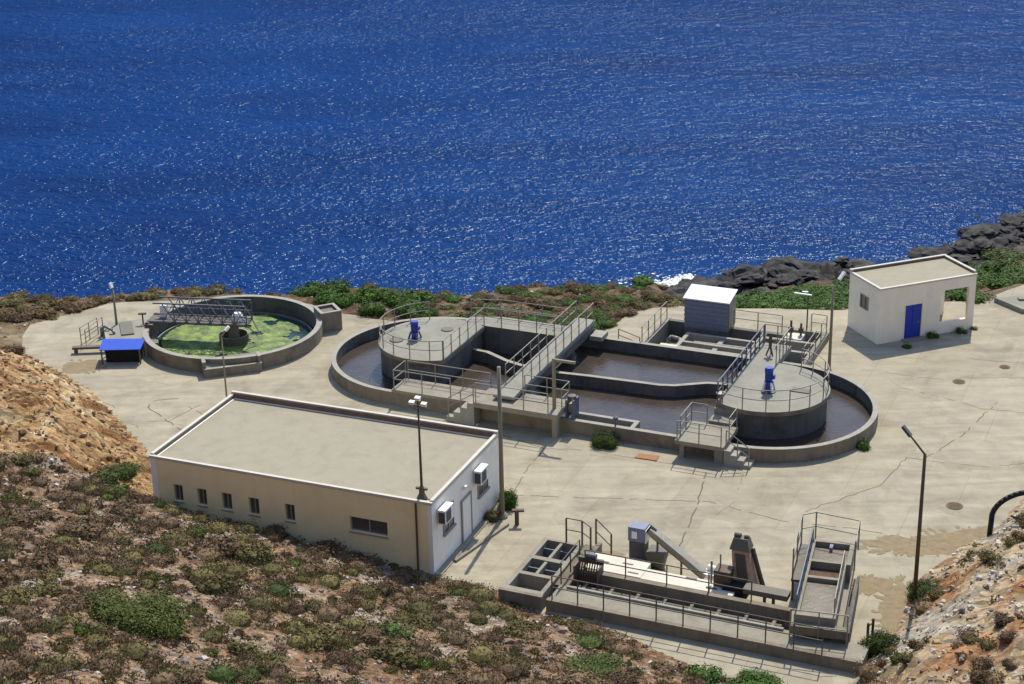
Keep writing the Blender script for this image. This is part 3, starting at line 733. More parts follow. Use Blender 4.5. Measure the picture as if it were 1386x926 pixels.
# bridge
br = part('bridge', MB().box(6.75, 8.0, -6.3, 6.25, 1.55, 1.75), 'deck', tank)
part('bridge_beam', MB().box(6.85, 7.9, -5.7, 6.2, 0.95, 1.55), 'wet_shade', tank)
for t_ in (-3.6, -0.2, 3.2): part('pier', MB().box(7.0, 7.75, t_ - 0.2, t_ + 0.2, -1.4, 1.05), 'wet_shade', tank)
part('end_block', MB().box(8.01, 8.8, 5.2, 6.3, 0.82, 1.1), 'cap', tank)
# front platforms
part('platform', MB().box(5.9, 10.85, -7.05, -4.9, 1.12, 1.42), 'concrete', tank)
part('column', MB().box(10.5, 10.8, -6.95, -6.65, 0, 1.12), 'concrete', tank)
part('platform', MB().box(0.35, 5.88, -6.14, -4.4, 0.805, 0.98), 'concrete', tank)
mbk = MB()
for k in range(4): mbk.box(4.2 + 0.42 * k, 4.2 + 0.42 * (k + 1), -7.0, -6.16, 0, 0.33 * (k + 1) - 0.03)
part('steps', mbk, 'cap', tank)
# small chamber at the near wall
part('chamber_wall', MB().box(10.9, 14.82, -5.1, -4.85, -1.4, 0.8).box(14.57, 14.82, -5.8, -5.1, -1.4, 0.798), 'cap', tank)
part('chamber_shade_plate', MB().box(10.9, 14.57, -5.8, -5.1, 0.0, 0.14), 'wet_shade', tank)  # dark plate added above the water as the chamber's shade
# right platform with steps both ways
part('platform', MB().box(17.5, 20.15, -7.0, -4.3, 0.82, 1.05), 'concrete', tank)
part('walkway', MB().box(18.5, 19.8, -4.3, -2.55, 0.95, 1.2).box(18.5, 19.8, -3.3, -2.56, 1.2, 1.5), 'concrete', tank)
mbk = MB()
for k in range(4): mbk.box(20.15 + 0.36 * k, 20.15 + 0.36 * (k + 1), -6.9, -5.95, 0, 0.85 - 0.22 * k)
part('steps', mbk, 'cap', tank)
part('platform_support', MB().box(17.7, 17.95, -6.8, -6.5, 0, 0.82), 'concrete', tank)
part('platform_support', MB().box(19.6, 20.1, -6.8, -6.4, 0, 0.82), 'concrete', tank)

def water(name, poly, z, m, fr):
    o = solo(name, MB().add([(x, y, z) for x, y in poly], [tuple(range(len(poly)))]), m, None, None, fr, kind='structure')
    return o
water('water', arc(0, 0, 5.85, 90, 270, 36) + arc(20.5, 0, 5.85, -90, 90, 36), 0.1, 'sludge', S)

# railings of the long tank
def zc(pts, z): return [(x, y, z) for x, y in pts]
railing('railing round the rim of the left round deck of the long tank', S, zc(arc(0.2, 0, 3.3, 122, 304, 26), 1.75), 1.15, 1.0, posts_at_pts=False)
railing('straight railing on the right-hand edge of the left round deck, beside the open basin', S, zc([(2.0, -2.75), (2.0, 3.05), (6.6, 3.05)], 1.75), 1.15, 1.25)
railing('railing along the seaward edge of the strip deck behind the open basin', S, zc([(0.7, 4.05), (2.4, 4.62), (6.6, 4.62)], 1.75), 1.15, 1.5)
railing('railing along the left side of the walkway bridge over the long tank', S, zc([(6.82, -4.7), (6.82, 6.1)], 1.75), 1.15, 1.2)
railing('railing along the right side of the walkway bridge over the long tank', S, zc([(7.93, -4.85), (7.93, 6.1)], 1.75), 1.15, 1.2)
railing('railing along the near edge of the concrete platform at the foot of the bridge', S, zc([(6.0, -6.98), (10.3, -6.98)], 1.42), 1.15, 1.45)
railing('railing on the back edge of the platform at the foot of the bridge', S, zc([(8.1, -4.98), (10.75, -4.98), (10.75, -6.1)], 1.42), 1.15, 1.3)
railing('railing of the low platform left of the bridge, on its near edge', S, zc([(0.45, -4.5), (0.45, -6.0), (4.0, -6.0)], 0.98), 1.15, 1.6)
railing('railing of the low platform left of the bridge, on its water edge', S, zc([(0.6, -4.48), (5.8, -4.48)], 0.98), 1.15, 1.7)
railing('short stair railing beside the white steps left of the bridge foot', S, [(4.3, -6.95, 0.3), (5.85, -6.95, 1.3)], 1.1, 0.9)
railing('railing round the rim of the right round deck of the long tank', S, zc(arc(20.45, 0, 3.38, -118, 70, 26), 1.75), 1.2, 1.15, posts_at_pts=False)
railing('blue-grey railing on the straight edge of the right round deck above the water', S, zc([(18.56, -2.9), (18.56, 6.2)], 1.75), 1.15, 0.9, mats='bluegrey', post_r=0.045, rail_r=0.04)
railing('railing on the near edge of the platform at the right round deck', S, zc([(17.6, -6.92), (20.0, -6.92)], 1.05), 1.1, 1.2)
railing('railing on the water edge of the platform at the right round deck', S, zc([(17.58, -6.3), (17.58, -4.4), (18.45, -4.4)], 1.05), 1.1, 1.0)
railing('gate-like railing at the top of the steps by the right round deck', S, zc([(20.1, -5.8), (20.1, -4.4)], 1.05), 1.2, 1.3)
railing('short handrail beside the steps that lead down from the right-hand platform', S, [(20.25, -6.85, 0.95), (21.5, -6.85, 0.1)], 1.05, 0.8)

# blue mixer drives
def mixer(label, s, t, h, grp, frame_m='bluegrey'):
    r = thing('mixer_drive', label, 'motor', S, (s, t, 1.75), grp)
    part('base_plate', MB().lathe([(0.42, 1.75), (0.42, 1.81)], s, t, 16), 'bluegrey', r)
    mbk = MB()
    for k in range(4):
        a = pi / 4 + k * pi / 2; mbk.beam((s + 0.40 * cos(a), t + 0.40 * sin(a), 1.81), (s + 0.24 * cos(a), t + 0.24 * sin(a), 1.75 + h * 0.42), 0.09, 0.09)
    part('stand', mbk, frame_m, r)
    part('gearbox', MB().lathe([(0.16, 1.81), (0.2, 1.9), (0.2, 1.75 + 0.38 * h), (0.26, 1.75 + 0.39 * h), (0.26, 1.75 + 0.44 * h), (0.2, 1.75 + 0.46 * h)], s, t, 18), 'blue_motor', r)
    mbk = MB().lathe([(0.15, 1.75 + 0.46 * h), (0.18, 1.75 + 0.48 * h), (0.18, 1.75 + 0.82 * h)], s, t, 18)
    for k in range(14):
        a = 2 * pi * k / 14; mbk.box(0, 0, 0, 0, 0, 0) if False else mbk.beam((s + 0.195 * cos(a), t + 0.195 * sin(a), 1.75 + 0.5 * h), (s + 0.195 * cos(a), t + 0.195 * sin(a), 1.75 + 0.81 * h), 0.02, 0.05)
    mo = part('motor', mbk, 'blue_motor', r)
    part('fan_cover', MB().lathe([(0.24, 1.75 + 0.82 * h), (0.25, 1.75 + 0.95 * h), (0.2, 1.75 + h)], s, t, 18), 'blue_motor', mo)
    part('terminal_box', MB().box(s + 0.17, s + 0.34, t - 0.1, t + 0.1, 1.75 + 0.55 * h, 1.75 + 0.72 * h), 'blue_motor', mo)
    return r
mixer('blue mixer motor standing on the left round deck of the long tank', -0.95, -0.45, 1.15, 'blue mixer motors on the round decks')
mixer('blue mixer motor with pale bracket arms on the right round deck of the long tank', 20.75, -0.6, 1.42, 'blue mixer motors on the round decks', 'white')
for lab, s, t, r_ in (('round grey cover lying in front of the blue motor on the left round deck', -1.9, -1.0, 0.42), ('round grey cover beyond the blue motor on the left round deck', 0.2, 1.6, 0.36)):
    solo('deck_cover', MB().lathe([(r_, 1.752), (r_, 1.80), (r_ - 0.05, 1.82)], s, t, 20), 'hatch', lab, 'hatch cover', S, (s, t, 1.752), 'covers on the left round deck')
solo('deck_cover', MB().box(21.9, 22.9, -0.2, 0.35, 1.752, 1.80), 'hatch', 'small square cover right of the blue motor on the right round deck', 'hatch cover', S, (22.4, 0, 1.752))
solo('sluice_spindle', MB().tube((18.75, -3.0, 1.25), (18.75, -3.0, 2.3), 0.07).lathe([(0.0, 2.28), (0.25, 2.3), (0.25, 2.34), (0.0, 2.36)], 18.75, -3.0, 14, cap=False), 'galv', 'handwheel spindle on the steps to the right round deck', 'valve', S, (18.75, -3.0, 1.25))
mbk = MB()
for px_, py_ in ((19.2, 4.4), (19.6, 4.4), (19.4, 4.8)): mbk.beam((px_, py_, 1.745), (19.4, 4.55, 2.35), 0.07, 0.07)
solo('tripod_stand', mbk.tube((19.4, 4.55, 2.3), (19.4, 4.55, 3.1), 0.1).box(19.15, 19.65, 4.45, 4.65, 2.6, 2.75), 'galv_dark', 'grey steel tripod stand at the far end of the right round deck', 'stand', S, (19.4, 4.55, 1.745))
r = thing('weir_drive', 'grey steel weir drive box on the near rim right of the platform', 'machine', S, (10.95, -5.6, 0.8))
part('frame', MB().box(10.9, 11.0, -6.0, -5.2, 0.8, 1.9).box(11.3, 11.4, -6.0, -5.2, 0.8, 1.9).box(10.9, 11.4, -5.65, -5.55, 1.9, 2.0), 'bluegrey', r)
part('gearbox', MB().box(11.0, 11.32, -5.8, -5.4, 1.2, 1.6), 'galv', r)
part('handwheel', MB().lathe([(0.22, 2.02), (0.24, 2.06), (0.05, 2.1)], 11.15, -5.6, 14), 'galv_dark', r)
r = thing('davit_crane', 'cream gallows post with a short arm at the corner of the bridge platform', 'crane', S, (10.35, -6.2, 1.42))
part('post', MB().box(10.27, 10.43, -6.28, -6.12, 1.42, 4.35), 'polecream', r)
part('arm', MB().box(10.43, 11.6, -6.26, -6.14, 4.19, 4.33), 'polecream', r)
part('brace', MB().beam((10.4, -6.2, 3.75), (10.85, -6.2, 4.22), 0.09, 0.09), 'polecream', r)

# valve on the near rim
solo('level_sensor', MB().tube((13.8, -5.95, 0.8), (13.8, -5.95, 1.15), 0.05).lathe([(0.06, 1.12), (0.15, 1.2), (0.13, 1.34), (0.03, 1.4)], 13.8, -5.95, 12), 'bluegrey', 'small grey knob-headed fitting on the near rim behind the green bush', 'valve', S, (13.8, -5.95, 0.8))
solo('rust_plate', MB().prism([(15.55, -7.75), (16.75, -7.7), (16.7, -7.1), (15.6, -7.2)], 0.006, 0.05), 'terracotta', 'orange rusty plate lying on the pavement in front of the long tank', 'plate', S, (16, -7.4, 0))

# ---------------------------------------------------------------- rear basin
rb = thing('settling_basin', 'low rectangular concrete basin with inner troughs behind the right end of the long tank', 'tank', S, (15, 9, -0.8))
mbk = MB()
mbk.box(10.8, 11.15, 6.12, 11.3, -0.8, 0.5)
mbk.box(18.2, 18.55, 10.95, 12.4, -0.8, 0.45)
mbk.box(18.55, 20.65, 12.1, 12.4, -0.8, 0.45)
mbk.box(20.65, 21.0, 6.6, 12.4, -0.8, 0.45)
mbk.box(11.15, 20.65, 6.12, 6.4, -0.8, 0.55)
part('wall', mbk, 'concrete', rb)
part('back_wall', MB().box(11.15, 18.2, 10.95, 11.3, -0.8, 0.45), 'wet_shade', rb)
part('floor', MB().box(11.15, 20.65, 6.4, 12.1, -0.9, -0.7), 'wet_shade', rb)
mbk = MB()
for y0 in (7.0, 7.9, 9.3):
    x0 = 13.0 if y0 < 9 else 12.8
    mbk.box(x0, 17.2, y0, y0 + 0.22, -0.8, 0.42)
mbk.box(12.8, 13.05, 7.0, 9.52, -0.8, 0.424); mbk.box(15.0, 15.3, 7.22, 9.3, -0.8, 0.3); mbk.box(17.2, 17.5, 6.4, 10.95, -0.8, 0.46)
part('trough_wall', mbk, 'cap', rb)
part('trough_wall', MB().box(17.5, 20.65, 8.7, 8.95, -0.8, 0.4).box(17.5, 20.65, 10.2, 10.45, -0.8, 0.44).box(19.0, 19.2, 6.4, 8.7, -0.8, 0.3), 'cap', rb)
part('platform', MB().box(18.55, 19.6, 10.95, 12.1, -0.7, 0.3), 'bright', rb)
solo('weir_box', MB().box(11.9, 13.0, 6.7, 7.2, -0.7, 0.45).box(11.98, 12.92, 6.78, 7.12, 0.45, 0.47), 'bright', 'small white box in the left front corner of the rear basin', 'box', S, (12.4, 6.9, -0.7))
mbk = MB().path([(11.9, 8.6, -0.7), (11.9, 8.6, 0.15), (12.1, 8.6, 0.35), (12.7, 8.4, 0.35), (12.9, 8.1, 0.2), (12.9, 8.0, -0.6)], 0.12, 9)
solo('bent_pipe', mbk, 'galv', 'pale bent pipe standing in the left part of the rear basin', 'pipe', S, (12.2, 8.5, -0.7), smooth=True)
mbk = MB().tube((13.6, 8.45, 0.2), (17.0, 8.45, 0.25), 0.13, 10).tube((14.4, 8.45, 0.2), (14.4, 8.45, -0.7), 0.1).tube((16.2, 8.45, 0.2), (16.2, 8.45, -0.7), 0.1)
solo('header_pipe', mbk, 'galv', 'long pale pipe lying between the troughs of the rear basin', 'pipe', S, (15, 8.45, -0.7))
for lab, s, t, h in (('taller of the two dark valve spindles in the rear basin, nearer the shed', 18.9, 11.2, 1.1), ('dark valve spindle in the rear basin corner, right beside the thin mast', 19.4, 11.7, 0.8)):
    r = thing('valve_spindle', lab, 'valve', S, (s, t, 0.3), 'valve spindles in the rear basin')
    part('stem', MB().tube((s, t, 0.3), (s, t, 0.3 + h), 0.07), 'galv_dark', r)
    part('gear_head', MB().box(s - 0.13, s + 0.13, t - 0.13, t + 0.13, 0.3 + h * 0.3, 0.3 + h * 0.62), 'galv_dark', r)
railing('railing with slanted end along the left wall of the rear basin', S, zc([(10.95, 6.4), (10.95, 11.1)], 0.5), 1.15, 1.1)
railing('railing behind the rear basin, right of the blue-grey shed', S, zc([(15.3, 11.15), (18.35, 11.15)], 0.5), 1.15, 1.6)
railing('railing at the right end of the rear basin, beside the lamp post', S, zc([(19.9, 12.25), (20.85, 12.25), (20.85, 6.8)], 0.45), 1.15, 1.35)
railing('railing cluster between the right round deck and the rear basin', S, zc([(18.6, 6.3), (20.1, 6.3), (20.1, 3.3)], 1.745), 1.15, 0.7)
railing('short sloping handrail on the pavement left of the rear basin', S, [(9.0, 7.6, 0.0), (10.7, 6.7, 0.0)], 0.8, 1.7, mats='galv_dark')

# shed on the basin wall
sh = thing('equipment_shed', 'small blue-grey steel shed with a white sheet roof behind the rear basin', 'shed', S, (13.7, 11.2, 0.5))
mbk = MB().box(12.3, 15.1, 10.5, 12.0, 0.35, 2.25)
part('wall', mbk, 'shedwall', sh)
mbk = MB()
for k in range(6): mbk.box(12.28, 15.12, 10.465, 10.5, 0.5 + 0.29 * k, 0.5 + 0.29 * k + 0.17)
part('louvre', mbk, 'shedwall', sh)
part('side_panel', MB().box(15.1, 15.16, 10.55, 11.95, 0.45, 2.2), 'galv', sh)
part('roof', MB().hexa([(12.2, 10.4, 2.22), (15.2, 10.4, 2.22), (15.2, 12.15, 2.55), (12.2, 12.15, 2.55), (12.2, 10.4, 2.29), (15.2, 10.4, 2.29), (15.2, 12.15, 2.62), (12.2, 12.15, 2.62)]), 'shedroof', sh)
part('support', MB().box(12.3, 15.1, 10.45, 11.0, -0.7, 0.345), 'wet_shade', sh)

# thin mast with crossarm
mast = thing('thin_mast', 'thin dark mast with a pale crossarm in the rear basin', 'mast', WF, (18.2, 100.0, 0.4))
part('pole', MB().tube((18.2, 100.0, 0.4), (18.2, 100.0, 2.75), 0.045), 'galv_dark', mast)
part('crossarm', MB().beam((17.35, 100.1, 2.85), (18.4, 99.95, 2.72), 0.12, 0.06).beam((17.9, 100.4, 2.8), (18.25, 100.35, 2.8), 0.12, 0.05), 'white', mast)

# ---------------------------------------------------------------- round clarifier with algae
cl = thing('clarifier_tank', 'round concrete settling tank with green algae on its water', 'tank', S, (CLX, CLY, -1.5))
full = lambda r, n=72: [(CLX + r * cos(2 * pi * k / n), CLY + r * sin(2 * pi * k / n)) for k in range(n)]
part('ring_wall', MB().strip_wall(full(5.2), full(5.55), -1.5, 0.9, True, 0, 1, 2), ['tank', 'cap', 'wet_shade'], cl)
part('weir_ring', MB().strip_wall(full(4.92), full(5.0), -1.0, -0.08, True), 'galv', cl)
part('collar', MB().strip_wall(full(0.85, 32), full(0.92, 32), -1.0, 0.35, True, 0, 1), ['galv_dark', 'galv'], cl)
part('centre_column', MB().lathe([(0.35, -1.5), (0.35, 1.0)], CLX, CLY, 16), 'tank', cl)
def cw_(x, y): # world -> S
    c, d = cos(S.ang), sin(S.ang); x -= S.ox; y -= S.oy
    return (x * c + y * d, -x * d + y * c)
def wbox(mb, p, q, r_, th, z0, z1):
    pass
# boxes on the outside of the clarifier (laid out in world axes, turned 16 and 25 degrees)
FB = Frame(-18.3, 95.35, radians(15.5))
fb = thing('overflow_trough', 'shallow concrete trough with sloping floor on the near side of the round tank', 'trough', FB, (0, 0, 0))
part('wall', MB().box(0, 3.45, 0, 0.18, 0, 0.52).box(0, 0.18, 0.18, 1.15, 0, 0.9).box(3.27, 3.45, 0.18, 1.0, 0, 0.9), 'tank', fb)
part('rim', MB().box(-0.02, 3.47, -0.02, 0.2, 0.52, 0.56).box(-0.02, 0.2, 0.2, 1.1, 0.9, 0.94).box(3.25, 3.47, 0.2, 0.95, 0.9, 0.94), 'cap', fb)
part('floor', MB().hexa([(0.18, 0.18, 0.1), (3.27, 0.18, 0.1), (3.27, 1.2, 0.1), (0.18, 1.2, 0.1), (0.18, 0.18, 0.42), (3.27, 0.18, 0.42), (3.27, 1.2, 0.8), (0.18, 1.2, 0.8)]), 'deck', fb)
SB = Frame(-11.95, 102.35, radians(24))
sb = thing('outlet_box', 'tall square concrete box with open top on the right side of the round tank', 'box', SB, (0, 0, 0))
part('wall', MB().box(0, 1.35, 0, 0.16, 0, 1.25).box(0, 0.16, 0.16, 1.5, 0, 1.25).box(1.19, 1.35, 0.16, 1.5, 0, 1.25).box(0.16, 1.19, 1.34, 1.5, 0, 1.25), ['tank'], sb)
part('rim', MB().box(-.02, 1.37, -.02, .18, 1.25, 1.3).box(-.02, .18, .18, 1.52, 1.25, 1.3).box(1.17, 1.37, .18, 1.52, 1.25, 1.3).box(.18, 1.17, 1.32, 1.52, 1.25, 1.3), 'cap', sb)
part('cover', MB().box(0.16, 1.19, 0.16, 1.34, 0.9, 1.12), 'hatch', sb)

water('water', full(5.3), -0.2, 'tankwater', S)
def algae():
    mb = MB(); N = 92; idx = {}
    for i in range(N + 1):
        for j in range(N + 1):
            x = -4.9 + 9.8 * i / N; y = -4.9 + 9.8 * j / N; r_ = sqrt(x * x + y * y)
            if r_ > 4.88: continue
            nz = mnoise.fractal((x * 0.55 + 3, y * 0.55, 1.0), 0.8, 2.0, 4)
            a = atan2(y, x)
            # open water along the wall on the seaward right and in patches
            lim = 4.85 + 0.8 * mnoise.noise((cos(a) * 2, sin(a) * 2, 4.0)) - 0.55 * max(0, cos(a - 0.25))
            nz2 = 1.15 * mnoise.noise((x * 0.9, y * 1.5, 8.0)) + 0.35 * mnoise.noise((x * 5, y * 5, 3.0))
            if r_ > lim or nz2 - 0.30 * (cos(a - 0.3) * r_ / 4.5) < -0.62: continue
            idx[(i, j)] = len(mb.v)
            mb.v.append((CLX + x, CLY + y, -0.185 + 0.05 * max(-0.2, nz) + 0.035 * random.random() + 0.04 * max(0, nz2)))
    for (i, j) in list(idx):
        if (i + 1, j) in idx and (i, j + 1) in idx and (i + 1, j + 1) in idx:
            mb.f.append([idx[(i, j)], idx[(i + 1, j)], idx[(i + 1, j + 1)], idx[(i, j + 1)]]); mb.m.append(0)
    solo('algae', mb, 'algae', 'bright green algae floating on the round tank', None, S, (CLX, CLY, -0.2), kind='stuff')
algae()

# scraper bridge: from the far left rim to just past the centre
ang_b = radians(181.0)
CB = Frame(*S.w(CLX, CLY)[:2], S.ang + radians(-178 + 12))
sc_ = thing('scraper_bridge', 'dark steel scraper bridge with lattice sides spanning the algae tank', 'bridge', CB, (0, 0, 0.9))
part('walkway', MB().box(-1.1, 5.35, -0.7, 0.7, 1.10, 1.2), 'galv_dark', sc_)
for y0 in (-0.58, 0.58):
    mbk = MB()
    mbk.beam((-1.1, y0, 1.16), (5.35, y0, 1.16), 0.12, 0.16); mbk.beam((-1.1, y0, 2.4), (4.9, y0, 2.4), 0.08, 0.08); mbk.beam((-1.1, y0, 1.72), (4.9, y0, 1.72), 0.05, 0.05)
    k = -1.1
    while k < 4.2:
        mbk.beam((k, y0, 1.2), (k, y0, 2.25), 0.06, 0.06); mbk.beam((k, y0, 1.2), (k + 0.75, y0, 2.4), 0.05, 0.05); mbk.beam((k + 0.75, y0, 1.2), (k, y0, 2.4), 0.04, 0.04); k += 0.78
    part('side_truss', mbk, 'bluegrey', sc_)
part('end_carriage', MB().box(4.9, 5.5, -1.0, 1.0, 0.98, 1.095).tube((5.3, -0.9, 1.05), (5.3, -0.75, 1.05), 0.16, 14).tube((5.3, 0.75, 1.05), (5.3, 0.9, 1.05), 0.16, 14), 'galv_dark', sc_)
mo = part('drive_motor', MB().lathe([(0.3, 1.2), (0.34, 1.3), (0.34, 1.6), (0.22, 1.78)], -0.35, 0.0, 16), 'white', sc_)
part('control_box', MB().box(4.3, 4.75, -0.4, -0.1, 1.2, 2.0), 'white', sc_)
mbk = MB().beam((-1.1, -0.58, 1.16), (-1.6, -0.2, 0.4), 0.06, 0.06).beam((-1.1, 0.58, 1.16), (-1.6, 0.2, 0.4), 0.06, 0.06)
part('end_strut', mbk, 'galv', sc_)

# ---------------------------------------------------------------- pump pit on the left
bs = thing('blue_canopy', 'low flat canopy of blue sheet left of the round algae tank', 'canopy', WF, (-23.7, 98.2, 0))
part('sheet', MB().hexa([(-24.95, 97.75, 0.96), (-22.45, 97.75, 0.96), (-22.45, 99.3, 1.04), (-25.05, 99.4, 1.04), (-24.95, 97.75, 1.0), (-22.45, 97.75, 1.0), (-22.45, 99.3, 1.08), (-25.05, 99.4, 1.08)]), 'blue_sheet', bs)
for x0, y0, h_ in ((-24.85, 97.85, 0.965), (-22.55, 97.85, 0.965), (-24.9, 99.2, 1.03), (-22.55, 99.15, 1.03)):
    part('leg', MB().box(x0 - 0.04, x0 + 0.04, y0 - 0.04, y0 + 0.04, 0, h_), 'galv_dark', bs)
part('shade_box', MB().box(-24.7, -22.6, 98.2, 99.0, 0.0, 0.95), 'dark', bs)  # black box added to stand for the shade under the sheet
PP = Frame(-24.75, 101.5, radians(15))
pl = thing('pit_slab', 'low concrete slab with a grey steel cover left of the round tank', 'slab', PP, (0, 0, 0))
part('slab', MB().box(-0.4, 2.5, -1.6, 2.9, 0.0, 0.28), 'deck', pl)
part('cover', MB().box(0.35, 1.15, 0.3, 2.6, 0.283, 0.36), 'hatch', pl, 'grey steel cover plate')
part('curb', MB().box(-0.65, -0.4, -1.7, 2.9, 0, 0.45), 'cap', pl)
railing('railing beside the steps left of the blue canopy', WF, [(-26.9, 101.3, 0), (-26.2, 103.0, 0.0)], 1.1, 0.95)
railing('second short railing left of the blue canopy, nearer the flat beam', WF, [(-25.9, 103.1, 0), (-26.5, 100.9, 0)], 1.1, 2.4)
solo('flat_beam', MB().beam((-27.1, 99.85, 0.35), (-24.9, 99.95, 0.35), 0.35, 0.14).box(-27.0, -26.8, 99.75, 99.95, 0, 0.29), 'galv_dark', 'grey flat beam sticking out left of the blue canopy', 'beam', WF, (-26, 99.9, 0))
solo('valve_stand', MB().tube((-23.5, 103.9, 0.28), (-23.5, 103.9, 0.95), 0.05).box(-23.75, -23.25, 103.82, 103.98, 0.93, 1.03), 'galv_dark', 'small T-shaped valve stand behind the grey cover', 'valve', WF, (-23.5, 103.9, 0.28))
solo('pipe_elbow', MB().path([(-25.9, 102.6, 0), (-25.9, 102.6, 0.5), (-25.6, 102.5, 0.7), (-25.1, 102.3, 0.5), (-25.0, 102.2, 0.3)], 0.09, 8), 'galv', 'grey pipe elbow at the foot of the left lamp post', 'pipe', WF, (-25.5, 102.5, 0), smooth=True)

# ---------------------------------------------------------------- lamp posts
def lamp_post(label, x, y, h, arm=None, m='polecream', r0=0.085, z0=0.0, group='lamp posts round the yard', head='white', lean=(0, 0), hl=0.5):
    t = thing('lamp_post', label, 'lamp post', WF, (x, y, z0), group)
    tx, ty = x + lean[0], y + lean[1]
    part('pole', MB().tube((x, y, z0), (tx, ty, z0 + h), r0, 10, r0 * 0.72), m, t, smooth=True)
    part('base_plate', MB().lathe([(r0 * 2.2, z0), (r0 * 2.2, z0 + 0.06), (r0 * 1.3, z0 + 0.25)], x, y, 12), m, t)
    if arm:
        dx, dy, dz = arm; e = Vector((tx + dx, ty + dy, z0 + h + dz)); s0 = Vector((tx, ty, z0 + h - 0.02))
        a_ = part('arm', MB().tube(s0, e, 0.05, 8, 0.04), m, t)
        d = Vector((dx, dy, dz)).normalized()
        c = e; f = e + d * hl
        part('lamp_head', MB().beam(c - d * 0.05, f, 0.21, 0.12).beam(c + d * .05 - Vector((0, 0, .075)), f - d * .08 - Vector((0, 0, .075)), 0.15, 0.05), head, t)
    return t
lamp_post('tall brown lamp post with its head reaching left, by the right mound', 17.69, 67.79, 7.3, (-0.62, 0.35, 0.75), 'brownsteel', 0.10, head='cabinet')
lamp_post('thick cream pole without a lamp at the corner of the flat-roofed building', -0.66, 76.8, 8.05, None, 'polecream', 0.13)
lamp_post('lamp post with white head between the rear basin and the hut', 18.55, 94.13, 5.3, (0.38, 0.2, 0.48), 'polecream', 0.10)
lamp_post('slim lamp post between the algae tank and the flat-roofed building', -16.4, 91.6, 4.15, (0.28, 0.1, 0.32), 'polecream', 0.055, hl=0.25)
lamp_post('short lamp post with white head left of the round algae tank', -25.2, 103.9, 2.6, (-0.06, 0.03, 0.2), 'polecream', 0.085, hl=0.3)

# ---------------------------------------------------------------- flat-roofed building
BW, BD, BH = 15.07, 7.96, 3.80
bd = thing('flat_roofed_building', 'long flat-roofed building with a tan front and white end wall below the slope', 'building', B, (0, 0, -0.6))
SMALL = [(1.18, 1.71), (2.52, 3.05), (3.88, 4.45), (5.38, 5.95), (7.35, 7.88)]
def wall_with_holes(length, z0, z1, holes):
    """front wall y 0..0.25 with rectangular window openings"""
    mb = MB(); xs = sorted({0, length} | {h for a in holes for h in a[:2]})
    for a, b in zip(xs[:-1], xs[1:]):
        m_ = (a + b) / 2; hs = [h for h in holes if h[0] < m_ < h[1]]
        if not hs: mb.box(a, b, 0, 0.25, z0, z1)
        else:
            h = hs[0]; mb.box(a, b, 0, 0.25, z0, h[2]); mb.box(a, b, 0, 0.25, h[3], z1)
    return mb
fholes = [(a, b, 1.48, 2.38) for a, b in SMALL] + [(10.80, 12.76, 1.55, 2.32)]
part('front_wall', wall_with_holes(BW, -0.6, 3.6, fholes), 'tan', bd, 'tan plastered front wall')
part('end_wall', MB().box(BW - 0.25, BW, 0.25, BD, -0.6, 3.6).box(BW - 0.22, BW + 0.004, -0.004, 0.25, -0.6, 3.6), 'plaster', bd, 'white right-hand end wall')
part('side_wall', MB().box(0, 0.25, 0.25, BD, -0.6, 3.6).box(0.25, BW - 0.25, BD - 0.25, BD, -0.6, 3.6), 'plaster', bd)
part('corner_pier', MB().box(-0.006, 0.34, -0.012, 0.25, -0.6, 3.6), 'plaster', bd)
part('roof', MB().box(0.12, BW - 0.12, 0.131, BD - 0.12, 3.3, 3.56), 'roof', bd)
part('parapet', MB().box(-0.03, BW + 0.03, -0.03, 0.13, 3.6, BH - 0.06).box(-0.03, 0.14, 0.13, BD - 0.14, 3.6, BH).box(BW - 0.14, BW + 0.03, 0.13, BD - 0.14, 3.6, BH).box(-0.03, BW + 0.03, BD - 0.14, BD + 0.03, 3.6, BH + 0.12), 'trim', bd)
part('parapet_shade', MB().box(0.17, BW - 0.15, BD - 0.2, BD - 0.143, 3.52, 3.85), 'shade_strip', bd, 'dark brown strip of stain and painted shade inside the parapet')
part('parapet_shade', MB().box(0.143, 0.168, 0.22, BD - 0.21, 3.52, 3.76), 'hatch', bd)  # darker strip painted as shade inside the left parapet
for (a, b, c, d) in fholes:
    big = b - a > 1
    mbk = MB().box(a, b, 0.14, 0.20, d - 0.05, d).box(a, b, 0.14, 0.20, c, c + 0.05).box(a, a + 0.05, 0.14, 0.20, c + .05, d - .05).box(b - 0.05, b, 0.14, 0.20, c + .05, d - .05)
    mbk.box((a + b) / 2 - 0.03, (a + b) / 2 + 0.03, 0.12, 0.2, c + .05, d - .05)
    w_ = part('window', mbk, 'frame_grey' if big else 'frame_brown', bd)
    part('pane', MB().box(a + 0.02, b - 0.02, 0.165, 0.18, c + 0.02, d - 0.02), 'glass', w_)
    part('sill', MB().box(a - 0.03, b + 0.03, -0.06, 0.12, c - 0.06, c - 0.003), 'frame_grey', w_)
